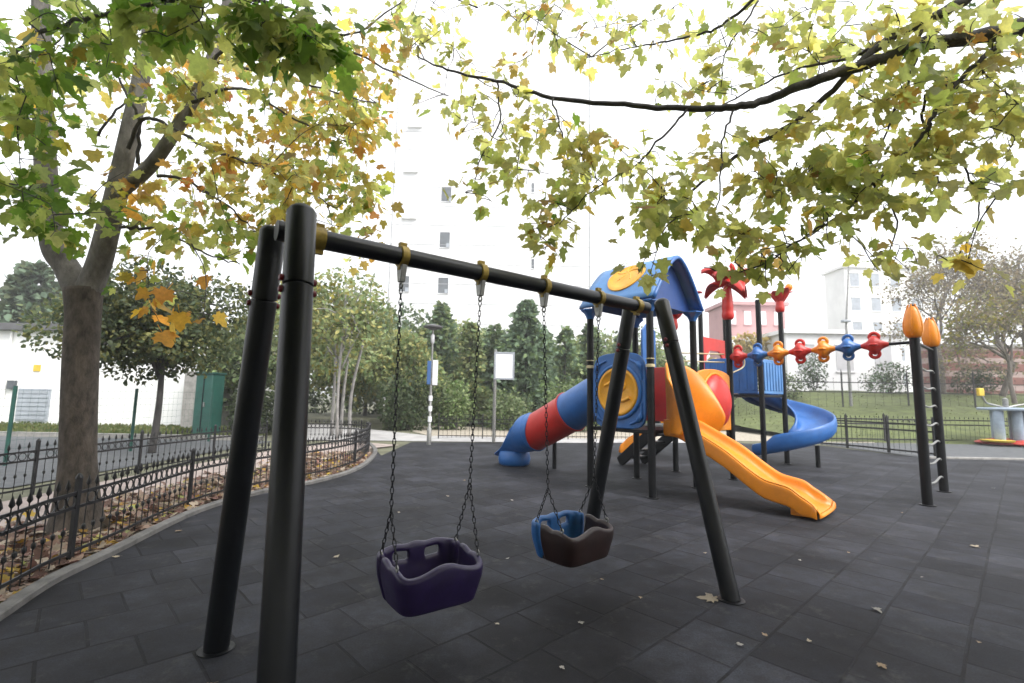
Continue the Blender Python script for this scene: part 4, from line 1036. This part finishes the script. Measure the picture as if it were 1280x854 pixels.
def bush(label, base, r_, ht, n, cols, size=.14):
    root = thing('bush', label, 'bush', base); lobes = []
    for k in range(10):
        d = rng.normal(0, 1, 3); d /= np.linalg.norm(d); c = np.array(base) + np.array([d[0] * r_ * .55, d[1] * r_ * .55, ht * (.45 + .3 * d[2])]); lobes.append((c, (r_ * .5, r_ * .5, ht * .36), rng.uniform(.65, 1.35)))
    mb = MB()
    for k in range(7): e = lobes[k][0]; mb.tube([np.array(base), lerp(np.array(base), e, .5) + rng.normal(0, .05, 3), e], [.03, .02, .006], 5, False)
    mb.build('stem', BARKD, root, 180)
    leaves('foliage', *leafcloud(lobes, n, size, cols), FARLEAF, root, 'small')
bush('dark green round bush left of the lamp post', (-4.4, 21.5, 0), 1.5, 2.6, 3500, DK + [(.035, .065, .02)])
bush('green bush behind the lamp post base', (-2.5, 22, 0), .9, 2.5, 1500, MG + [(.06, .11, .02)])
bush('green bush between notice board and tube slide', (2.9, 22.5, 0), 1.4, 2.4, 2400, MG + [(.06, .11, .02)])
bush('leafy green bush right of the notice board post', (-.2, 22.8, 0), 1.5, 2.2, 2400, MG)
bush('dark clipped bush against the brick terrace wall', (31.5, 32.5, 2.3), 1.6, 2.0, 1500, DK)
bush('dark upright bush in front of the low white house', (21.5, 34.2, 2.0), 1.0, 2.9, 1200, DK + BG)
bush('low grey-green bush left of the tulip posts', (26, 33, 2.2), 1.8, 2.0, 1500, BG + DK)
bush('dark bush at the far end of the green cabinet', (-9.3, 18, 0), 1.1, 1.9, 1800, DK)
bush('bush at the left end of the white wall behind the knobs', (17.3, 31.5, 1.4), 1.5, 2.6, 1500, DK + MG)

TWIGM = bark('grey_twig_bark', (0.085, 0.073, 0.064), (0.18, 0.16, 0.14))
root = thing('hedge', 'long dense dark hedge closing the view under the far trees', 'hedge', (-8, 38, 0))
lobes = []; mb = MB()
for k in range(46):
    x = -34 + 52 * k / 45 + rng.normal(0, .3); c = np.array([x, 38 + rng.normal(0, .4), 1.25 + rng.normal(0, .15)]); lobes.append((c, (1.0, .9, rng.uniform(1.1, 1.6)), rng.uniform(.7, 1.3)))
leaves('hedge_foliage', *leafcloud(lobes, 12000, .26, DK + MG[:2]), FARLEAF, root, 'small')
def bare(label, base, ht, seed, cols, lv=6):
    r_ = np.random.default_rng(seed); root = thing('bare_tree', label, 'tree', base); mb = MB(); ends = []
    def go(p, d, L, rad_, lev):
        d = d / np.linalg.norm(d); q = p + d * L * .5 + r_.normal(0, .05 * L, 3); e = p + d * L + r_.normal(0, .06 * L, 3)
        mb.tube([p, q, e], [rad_, rad_ * .82, rad_ * .62], 6 if lev > 2 else 3, False)
        if lev <= 1: ends.append(e)
        if lev == 0: return
        k = 3 if lev > 1 else 4
        for _ in range(k):
            nd = d + r_.normal(0, .55, 3) + Z * .12; go(lerp(q, e, r_.uniform(.1, 1)), nd, L * r_.uniform(.62, .82), rad_ * .58, lev - 1)
    go(np.array(base, float), np.array([0, 0, 1.0]), ht * .28, ht * .014, lv)
    mb.build('trunk', TWIGM, root, 180)
    e = np.array(ends); k = rng.choice(len(e), int(len(e) * 2.2)); p = e[k] + rng.normal(0, .25, (len(k), 3))
    leaves('crown', p, rng.normal(0, 1, (len(k), 3)) - Z * .5, rng.normal(0, 1, (len(k), 3)), rng.uniform(.1, .22, len(k)), np.array(cols)[rng.integers(0, len(cols), len(k))], FARLEAF, root, 'small')
TW = [(.21, .18, .13), (.18, .155, .12), (.22, .21, .12), (.27, .22, .15)]
bare('large bare twiggy tree on the bank at the right edge', (27.0, 26.5, 2), 11.5, 3, TW)
bare('bare grey tree behind the tulip posts', (27.8, 31, 2.2), 11.5, 5, TW)
bare('tall bare brown tree in front of the brick terrace wall', (32.5, 30, 2.3), 13, 15, TW)
bare('slender bare tree between the brick wall and the exercise machine', (30.5, 27, 2.2), 10.5, 21, TW)
bare('thin bare tree at the far right above the exercise machine', (24.0, 23.0, 1.6), 7.6, 9, TW + YG)

# ------------------------------------------------------------------ street furniture
p = gr(536, 556); b = thing('street_lamp', 'grey park lamp post with a flat disc head and a small blue panel', 'street lamp', (p[0], p[1], 0)); Y = p[1]
zt = at(538, 408, Y)[2]; bp_ = np.array([p[0], p[1], 0])
m = MB(); m.lathe([(.07, 0), (.07, .5), (.042, .55), (.038, zt * .6), (.03, zt)], bp_, (0, 0, 1), 12); m.build('pole', STEEL, b, 40)
m = MB(); m.lathe([(.03, zt - .55), (.06, zt - .5), (.06, zt - .3), (.03, zt - .25)], bp_, (0, 0, 1), 12); m.build('lantern', WGLASS, b, 40)
m = MB(); m.lathe([(.05, zt - .12), (.30, zt - .04), (.30, zt), (.1, zt + .06), (.01, zt + .07)], bp_, (0, 0, 1), 20); m.build('lamp_shade', ROOFG, b, 40)
m = MB()
for k in range(3): m.lathe([(.06, .70 + .32 * k), (.06, .86 + .32 * k)], bp_, (0, 0, 1), 12)
m.build('white_band', SIGNW, b, 40)
zc = at(540, 466, Y)[2]; m = MB(); m.box(bp_ + np.array([.12, -.03, zc]), (.16, .05, .78)); m.build('panel', SIGNW, b, 30, .01)
m = MB(); m.box(bp_ + np.array([-.07, -.03, zc]), (.12, .04, .74)); m.build('panel', SIGNB, b, 30, .01)
p = gr(617, 553); Y = p[1]; b = thing('notice_board', 'white rectangular notice board on a grey pole', 'sign', (p[0], p[1], 0)); zt = at(618, 438, Y)[2]
m = MB(); m.lathe([(.055, 0), (.055, zt), (.01, zt + .03)], (p[0], p[1], 0), (0, 0, 1), 12); m.build('pole', STEEL, b, 40)
a = at(620, 442, Y); c_ = at(641, 473, Y)
m = MB(); m.box(((a[0] + c_[0]) / 2, Y - .03, (a[2] + c_[2]) / 2), (c_[0] - a[0], .05, a[2] - c_[2])); m.build('board', SIGNW, b, 30, .008)
m = MB()
for (xx0, xx1, zz0, zz1) in ((a[0] - .05, c_[0] + .05, a[2], a[2] + .05), (a[0] - .05, c_[0] + .05, c_[2] - .05, c_[2]), (c_[0], c_[0] + .05, c_[2], a[2]), (a[0] - .05, a[0], c_[2], a[2])):
    bbox(m, xx0, xx1, Y - .07, Y + .01, zz0, zz1)
m.build('board_frame', GREYP, b, 30)
# far lamp pole near the white house
b = thing('street_lamp', 'thin tall pole standing in front of the low white house', 'street lamp', (19.0, 27.0, 1.2))
tp = at(1062, 302, 27.0); m = MB(); m.tube([(19.0, 27, 1.0), (19.0, 27, 5.8), (tp[0], 27, tp[2])], [.09, .06, .03], 8); m.build('pole', STEEL, b, 60)
m = MB(); m.box((18.9, 26.85, 6.1), (.45, .25, .14)); m.build('lamp_head', GREYP, b, 30, .03)
# exercise machine at the right edge
ec = gr(1262, 557); E = np.array([ec[0], ec[1], 0.]); b = thing('exercise_machine', 'grey-blue outdoor exercise machine with yellow handles on a red base', 'exercise machine', tuple(E))
m = MB()
for k in range(3):
    a_ = k * 2.09 + .9; o = np.array([math.cos(a_), math.sin(a_), 0]); m.lathe([(.01, .03), (.55, .04), (.62, .10), (.5, .16), (.2, .24), (.01, .26)], E + o * .45, (0, 0, 1), 18)
m.build('base', REDBR, b, 40)
m = MB(); m.lathe([(.02, .14), (.45, .16), (.5, .22), (.02, .24)], E + np.array([-.75, -.3, 0]), (0, 0, 1), 16); m.build('footplate', YELB, b, 40)
for dx, dy in ((-.58, -.25), (-.28, .15), (.02, -.35), (.36, .1), (.66, -.15)):
    m = MB(); m.lathe([(.145, .2), (.16, .25), (.16, 1.28), (.145, 1.32)], E + np.array([dx, dy, 0]), (0, 0, 1), 14); m.build('column', GREYB, b, 40)
m = MB(); m.lathe([(.02, 1.32), (.82, 1.32), (.84, 1.38), (.78, 1.42), (.02, 1.44)], E, (0, 0, 1), 22); m.build('top_plate', GREYB, b, 40)
for sg in (-1, 1):
    m = MB(); q = [E + Z * 1.42, E + np.array([sg * .45, 0, 1.52]), E + np.array([sg * .8, -.05, 1.62]), E + np.array([sg * .95, -.05, 1.95])]
    m.tube(catmull(q, 4), .035, 8); a_ = m.build('arm', STEEL, b, 60)
    m = MB(); m.box(E + np.array([sg * .97, -.05, 2.0]), (.22, .12, .3)); m.build('grip', YELB, a_, 30, .03)
m = MB(); m.lathe([(.09, 1.42), (.09, 1.75), (.02, 1.8)], E, (0, 0, 1), 12); m.build('pivot', STEEL, b, 40)

# ------------------------------------------------------------------ the big plane tree on the left
GL = [(GREEN, 5), (YGREEN, 2), (YELL, .15)]
GY = [(YGREEN, 4), (GREEN, 2), (YELL, .8), (ORAN, .5)]
GO = [(YGREEN, 4.5), (YELL, 1.6), (ORAN, .8), (GREEN, 1.2)]
b0 = gr(96, 664)
root = thing('plane_tree', 'big forked plane tree with stout brown trunk inside the near fence', 'tree', (b0[0], b0[1], 0))
T = Tree()
Yt = b0[1]; base = np.array([b0[0], b0[1], -.05])
tr = [base, at(97, 600, Yt), at(98, 540, Yt), at(101, 450, Yt), at(104, 395, Yt), at(104, 362, Yt)]
P = catmull(tr, 7); rs = [.195 - .035 * min(1, i / 10) + .02 * max(0, (i - 28) / 8) + (.10 * math.exp(-i / 2.5)) for i in range(len(P))]
T.wood.tube(P, rs, 20); T.sk += P[-4:]
T.limb([at(102, 372, Yt), at(84, 335, Yt), at(66, 305, Yt - .05), at(58, 220, Yt - .1), at(53, 110, Yt - .15), at(50, -30, Yt - .2), at(40, -160, Yt - .1)], .135, .07, 14)
T.limb([at(106, 372, Yt), at(122, 335, Yt), at(133, 295, Yt - .1), at(147, 235, Yt - .2), at(160, 175, Yt - .2), at(176, 100, Yt - .2), at(192, 10, Yt - .2), at(205, -120, Yt)], .13, .065, 14)
T.limb([at(150, 240, Yt - .2), at(190, 205, Yt - .4), at(230, 145, Yt - .5), at(262, 80, Yt - .5), at(288, -10, Yt - .5), at(310, -90, Yt - .4)], .075, .04, 10)
tw = lambda pts, a=.02, b=.007: T.limb(pts, a, b, 6, .008, True)
tw([at(160, 185, 5), at(178, 148, 4.8), at(215, 160, 4.7), at(270, 190, 4.8), at(315, 204, 5.0), at(360, 225, 5.4), at(420, 260, 5.9)], .022)
tw([at(172, 205, 5), at(174, 150, 4.9), at(150, 105, 4.7), at(138, 60, 4.5)])
tw([at(120, 168, 4.9), at(155, 130, 4.9), at(170, 120, 4.9)], .014)
tw([at(205, 65, 4.8), at(260, 75, 4.8), at(330, 90, 5.0), at(400, 110, 5.4), at(470, 130, 6.0)], .024)
tw([at(195, 218, 4.8), at(240, 230, 4.9), at(290, 262, 5.1), at(330, 300, 5.4)], .018)
tw([at(150, 285, 4.9), at(200, 288, 4.9), at(260, 318, 5.0), at(300, 330, 5.2)], .018)
tw([at(240, 130, 4.7), at(300, 110, 4.9), at(370, 150, 5.5), at(440, 180, 6.2)], .018)
tw([at(288, -5, 4.7), at(360, 10, 4.6), at(430, 45, 4.6), at(500, 5, 4.8)], .02)
tw([at(262, 80, 4.6), at(295, 40, 4.0), at(330, -10, 3.4), at(380, -30, 3.0)], .02)
tw([at(53, 110, 4.9), at(20, 80, 4.3), at(40, 45, 3.8), at(120, 20, 3.3), at(220, 0, 2.8), at(330, -10, 2.6), at(430, -20, 2.5)], .022)
tw([at(58, 200, 4.9), at(30, 150, 4.4), at(-10, 120, 4.1)], .02)
tw([at(60, 260, 5), at(40, 240, 4.6), at(0, 225, 4.3)], .016)
tw([at(330, 90, 5.0), at(420, 60, 5.2), at(500, 95, 5.6), at(560, 120, 6.0)], .018)
T.vol(60, 60, 90, 70, 3.0, 4.2, 28, 9, .125, GL)
T.vol(40, 200, 55, 110, 3.3, 4.8, 28, 8, .12, GL)
T.vol(90, 260, 90, 45, 3.6, 4.8, 12, 7, .13, GL + [(YELL, .6)])
T.vol(230, 20, 130, 40, 2.5, 3.3, 28, 8, .125, GL, .10)
T.vol(370, 45, 65, 45, 2.6, 3.2, 26, 8, .12, GL, .09)
T.vol(230, 100, 130, 70, 4.0, 5.5, 26, 8, .12, GY)
T.vol(330, 150, 140, 90, 4.6, 7.0, 66, 9, .112, GO)
T.vol(410, 190, 80, 110, 5.0, 7.0, 60, 9, .112, GO)
T.vol(300, 240, 130, 70, 4.6, 6.4, 48, 9, .112, GO)
T.vol(230, 290, 120, 40, 4.6, 5.8, 28, 8, .115, GY)
T.vol(440, 110, 60, 60, 4.6, 6.5, 28, 8, .112, GO)
T.vol(450, 270, 35, 60, 5.2, 6.6, 14, 8, .13, GY)
T.vol(470, 40, 60, 45, 4.4, 6.0, 12, 6, .13, GY)
T.vol(150, 190, 110, 90, 4.2, 5.6, 14, 5, .13, GY)
T.vol(225, 375, 60, 40, 4.4, 5.0, 5, 4, .15, [(YELL, 3), (ORAN, 1)])
T.vol(180, 365, 60, 25, 4.6, 5.2, 6, 4, .13, GY)
# unseen crown above the frame, enlarged to shade what lies beneath
T.sk = []
for e in ((-6, .5, 6.8), (-3.5, -.5, 7.2), (-1.2, 0.2, 7.0), (-7.5, 2.0, 6.5)):
    T.limb([at(50, -160, Yt), lerp(at(50, -160, Yt), np.array(e), .4) + Z * 1.6, np.array(e) + Z * .9, np.array(e) + np.array([.6, -1.8, .2])], .05, .015, 8)
for _ in range(300):
    c = np.array([rng.uniform(-9, -.5), rng.uniform(-3.5, 2.2), rng.uniform(5.0, 8.0)])
    q = c - EYE; 
    if q @ fw > 0 and abs((q @ ri) / (q @ fw)) < 1.4 and (q @ up) / (q @ fw) < 1.15: continue
    T.spray(c, 12, .3, .3, GL)
T.finish(root, BARK, LEAFM, BARKD, BARKL)

# ------------------------------------------------------------------ the plane tree outside the frame whose branches hang in from the right
root = thing('overhanging_tree', 'plane tree standing right of the view, its dark branches hanging in across the sky', 'tree', (5.6, .6, 0))
T = Tree(); O = np.array([5.6, .6, 0])
Q = catmull([O - Z * .05, O + np.array([.05, .05, 1.5]), O + np.array([-.05, .15, 3.0]), O + np.array([-.2, .3, 4.2])], 7)
T.wood.tube(Q, [.22 - .08 * i_ / (len(Q) - 1) for i_ in range(len(Q))], 16); T.sk += Q[-6:]
k1 = O + np.array([-.2, .3, 4.1])
T.limb([k1, np.array([4.9, 1.7, 4.3]), at(1340, 20, 3.0), at(1280, 33, 3.0), at(1200, 50, 3.05), at(1149, 56, 3.1), at(1091, 78, 3.15), at(1047, 91, 3.2), at(1000, 108, 3.2), at(958, 125, 3.3), at(920, 133, 3.3), at(869, 136, 3.4), at(780, 131, 3.5), at(690, 122, 3.65), at(620, 101, 3.8), at(560, 88, 3.9), at(520, 70, 4.0)], .06, .006, 10, .004)
T.limb([k1, np.array([4.6, 1.9, 4.6]), at(1260, -35, 3.1), at(1207, 0, 3.1), at(1145, 33, 3.2), at(1100, 56, 3.2), at(1065, 89, 3.2), at(1002, 147, 3.3), at(927, 191, 3.4), at(870, 235, 3.5), at(840, 270, 3.55)], .05, .006, 8, .004)
tw = lambda pts, a=.012, b=.004: T.limb(pts, a, b, 6, .006, True)
tw([at(1100, 52, 3.2), at(1065, 71, 3.3), at(1002, 85, 3.4), at(927, 118, 3.6), at(880, 150, 3.8)], .014)
tw([at(1262, 35, 3.0), at(1240, 62, 3.0), at(1203, 98, 3.0), at(1171, 138, 3.0), at(1149, 174, 3.0), at(1091, 231, 3.1), at(1047, 271, 3.1), at(971, 318, 3.2)], .02, .004)
tw([at(1203, 100, 3.0), at(1160, 120, 3.1), at(1155, 160, 3.2), at(1200, 200, 3.2), at(1225, 260, 3.3), at(1200, 320, 3.4)], .012)
tw([at(1154, 36, 3.1), at(1136, 102, 3.2), at(1115, 150, 3.2), at(1100, 191, 3.2), at(1091, 222, 3.2)], .01)
tw([at(960, -20, 3.4), at(909, 27, 3.6), at(869, 44, 3.7), at(807, 56, 3.9), at(740, 70, 4.1)], .014)
tw([at(949, 0, 3.5), at(910, 60, 3.6), at(900, 110, 3.6)], .009)
tw([at(620, 102, 3.8), at(625, 150, 3.8), at(600, 200, 3.8), at(590, 240, 3.8)], .009)
tw([at(860, 137, 3.4), at(820, 180, 3.4), at(790, 210, 3.5), at(740, 240, 3.5), at(700, 280, 3.6)], .010)
tw([at(920, 133, 3.3), at(905, 170, 3.3), at(900, 230, 3.3), at(890, 290, 3.3)], .009)
tw([at(1091, 231, 3.1), at(1120, 270, 3.2), at(1110, 320, 3.3)], .009)
tw([at(1047, 271, 3.1), at(1000, 300, 3.1), at(930, 340, 3.2), at(880, 335, 3.2)], .009)
tw([at(690, 122, 3.6), at(700, 160, 3.6), at(710, 200, 3.7)], .008)
RY = [(YGREEN, 7), (GREEN, .8), (YELL, .4), (ORAN, .2)]
S = .092
V = T.vol
V(720, 20, 120, 30, 3.7, 4.6, 13, 6, S, RY, .085); V(540, 30, 60, 40, 4.2, 5.2, 13, 6, S, RY, .085); V(860, 110, 60, 25, 3.4, 4.0, 8, 5, S, RY, .085); V(1250, 110, 40, 50, 2.8, 3.3, 8, 6, S, RY, .085)
V(620, 160, 70, 55, 3.5, 4.1, 20, 6, S, RY, .085); V(690, 190, 75, 55, 3.4, 4.0, 22, 6, S, RY, .085)
V(610, 230, 40, 35, 3.6, 4.0, 8, 4, S, RY, .075); V(700, 265, 55, 40, 3.4, 3.8, 13, 6, S, RY, .08)
V(690, 310, 25, 18, 3.4, 3.7, 4, 4, S, RY, .06); V(770, 210, 60, 50, 3.3, 3.7, 18, 6, S, RY, .08)
V(820, 240, 70, 45, 3.2, 3.6, 15, 7, S, RY, .085); V(850, 285, 60, 38, 3.0, 3.4, 8, 6, S, RY, .08)
V(930, 260, 70, 60, 3.0, 3.5, 18, 7, S, RY, .085); V(945, 322, 45, 22, 3.0, 3.3, 6, 6, S, RY, .07)
V(1000, 200, 80, 60, 3.0, 3.6, 24, 7, S, RY, .085); V(1040, 285, 70, 40, 2.8, 3.3, 9, 6, S, RY, .085)
V(1110, 140, 80, 60, 2.9, 3.5, 24, 7, S, RY, .085); V(1110, 230, 70, 50, 2.8, 3.3, 20, 7, S, RY, .085)
V(1210, 60, 90, 60, 2.8, 3.4, 25, 7, S, RY, .085); V(1220, 150, 70, 50, 2.8, 3.3, 18, 6, S, RY, .085)
V(1240, 215, 45, 40, 2.8, 3.3, 8, 5, S, RY, .08); V(1150, 190, 50, 40, 2.9, 3.3, 9, 6, S, RY, .08)
V(1205, 330, 35, 18, 3.0, 3.3, 5, 4, S * 1.1, [(YGREEN, 3), (YELL, 1)], .06); V(1120, 330, 35, 30, 3.0, 3.4, 8, 4, S, RY, .07)
V(1060, 50, 90, 50, 3.0, 3.8, 22, 6, S, RY, .085); V(950, 60, 80, 55, 3.3, 4.0, 20, 6, S, RY, .085)
V(840, 60, 80, 55, 3.6, 4.4, 14, 5, S, RY, .085); V(720, 50, 80, 50, 3.8, 4.6, 14, 5, S, RY, .085)
V(600, 50, 90, 50, 4.0, 5.0, 17, 5, S, RY, .085); V(560, 110, 50, 40, 3.9, 4.8, 8, 5, S, RY, .085)
V(1180, 20, 100, 25, 2.6, 3.4, 13, 6, S, RY, .085); V(870, 200, 60, 30, 3.3, 3.6, 9, 6, S, RY, .085)
V(1000, 335, 30, 18, 2.9, 3.3, 3, 3, S, RY, .07)
V(832, 338, 38, 16, 3.0, 3.3, 5, 4, S, RY, .06); V(965, 352, 25, 16, 3.0, 3.3, 3, 4, S, RY, .06); V(905, 300, 40, 25, 3.0, 3.3, 6, 6, S, RY, .07)
# unseen crown above and behind the frame, added to shade the foreground
T.sk = []
for e in ((3, -1.5, 6.2), (-.5, -2.5, 6.4), (6.5, -2.5, 6.0), (1.0, -5.5, 5.6), (-4.5, -4.5, 5.6), (6, -6, 5.4)):
    T.limb([k1 - Z * .2, lerp(k1, np.array(e), .35) + Z * .9, lerp(k1, np.array(e), .75) + Z * .5, np.array(e)], .06, .015, 8)
for _ in range(800):
    c = np.array([rng.uniform(-4, 9), rng.uniform(-6.5, 0.9), rng.uniform(4.6, 7.5)])
    q = c - EYE
    if q @ fw > 0 and abs((q @ ri) / (q @ fw)) < 1.4 and (q @ up) / (q @ fw) < 1.15: continue
    T.spray(c, 12, .32, .36, RY)
# low leaf mass added behind the viewer to block the sky there
for _ in range(520):
    T.spray(np.array([rng.uniform(-8, 9), rng.uniform(-8.5, -2.2), rng.uniform(2.0, 6.5)]), 12, .4, .5, RY)
T.finish(root, BARKD, LEAFM)

# ------------------------------------------------------------------ haze
hm = bpy.data.materials.new('haze'); hm.use_nodes = True; hn = hm.node_tree; hn.nodes.clear()
pv = hn.nodes.new('ShaderNodeVolumePrincipled'); pv.inputs['Color'].default_value = (0.95, 0.96, 0.97, 1); pv.inputs['Density'].default_value = 0.0022; pv.inputs['Anisotropy'].default_value = 0.2
ho = hn.nodes.new('ShaderNodeOutputMaterial'); hn.links.new(pv.outputs[0], ho.inputs['Volume'])
m = MB(); bbox(m, -410, 410, -70, 710, -1.05, 62); o = m.build('haze', hm, None, None); tag(o, kind='stuff')
# ------------------------------------------------------------------ fallen leaves
pos, sz = [], []
bedx = np.array([[p[0], p[1]] for p in CURBC])
while len(pos) < 5200:
    y = rng.uniform(2.2, 12.3); xk = np.interp(y, bedx[:, 1], bedx[:, 0]) - .14; x = xk - abs(rng.normal(0, .9))
    if x < -5.5: continue
    if math.hypot(x - b0[0], y - b0[1]) < .26: continue
    pos.append((x, y, .018 + rng.uniform(0, .03)))
n = len(pos); tip = np.stack([rng.normal(0, 1, n), rng.normal(0, 1, n), rng.normal(0, .25, n)], 1); nor = np.stack([rng.normal(0, .35, n), rng.normal(0, .35, n), np.ones(n)], 1)
o = leaves('leaf_litter', pos, tip, nor, rng.uniform(.05, .13, n), [pal([(DRY, 8), (YELL, .6), (YGREEN, .3)]) for _ in range(n)], DRYLEAF); tag(o, kind='stuff')
spots = [(890, 743, .15), (955, 792, .06), (1089, 758, .06), (1217, 682, .08), (1095, 826, .05), (920, 803, .04), (420, 695, .06), (270, 850, .07), (725, 775, .05), (620, 777, .05), (752, 722, .05), (633, 697, .05), (152, 694, .06), (225, 662, .08), (640, 625, .05), (1010, 800, .04), (800, 745, .035), (700, 830, .045), (365, 800, .04), (1220, 800, .04), (1150, 720, .035), (560, 620, .05), (1060, 690, .04), (1000, 700, .03), (880, 690, .035), (1125, 640, .04), (1240, 610, .05), (500, 640, .04), (580, 600, .05)]
for k, (px, py, s_) in enumerate(spots):
    p = gr(px, py, .012); a_ = rng.uniform(0, 6.3)
    o = leaves('fallen_leaf', [p - np.array([0, s_ * .5, 0])], [[math.cos(a_), math.sin(a_), .08]], [[rng.normal(0, .15), rng.normal(0, .15), 1]], [s_ * rng.uniform(.55, .95)], [np.array(((.42, .36, .28), (.30, .22, .14), (.38, .36, .33))[k % 3]) * rng.uniform(.7, 1.2)], DRYLEAF)
    if k == 0: tag(o, 'large pale fallen leaf beside the foot of the right swing leg', 'leaf')
    else: tag(o, 'small pale fallen leaf lying on the dark rubber tiles', 'leaf', 'small leaves scattered on the rubber tiles')
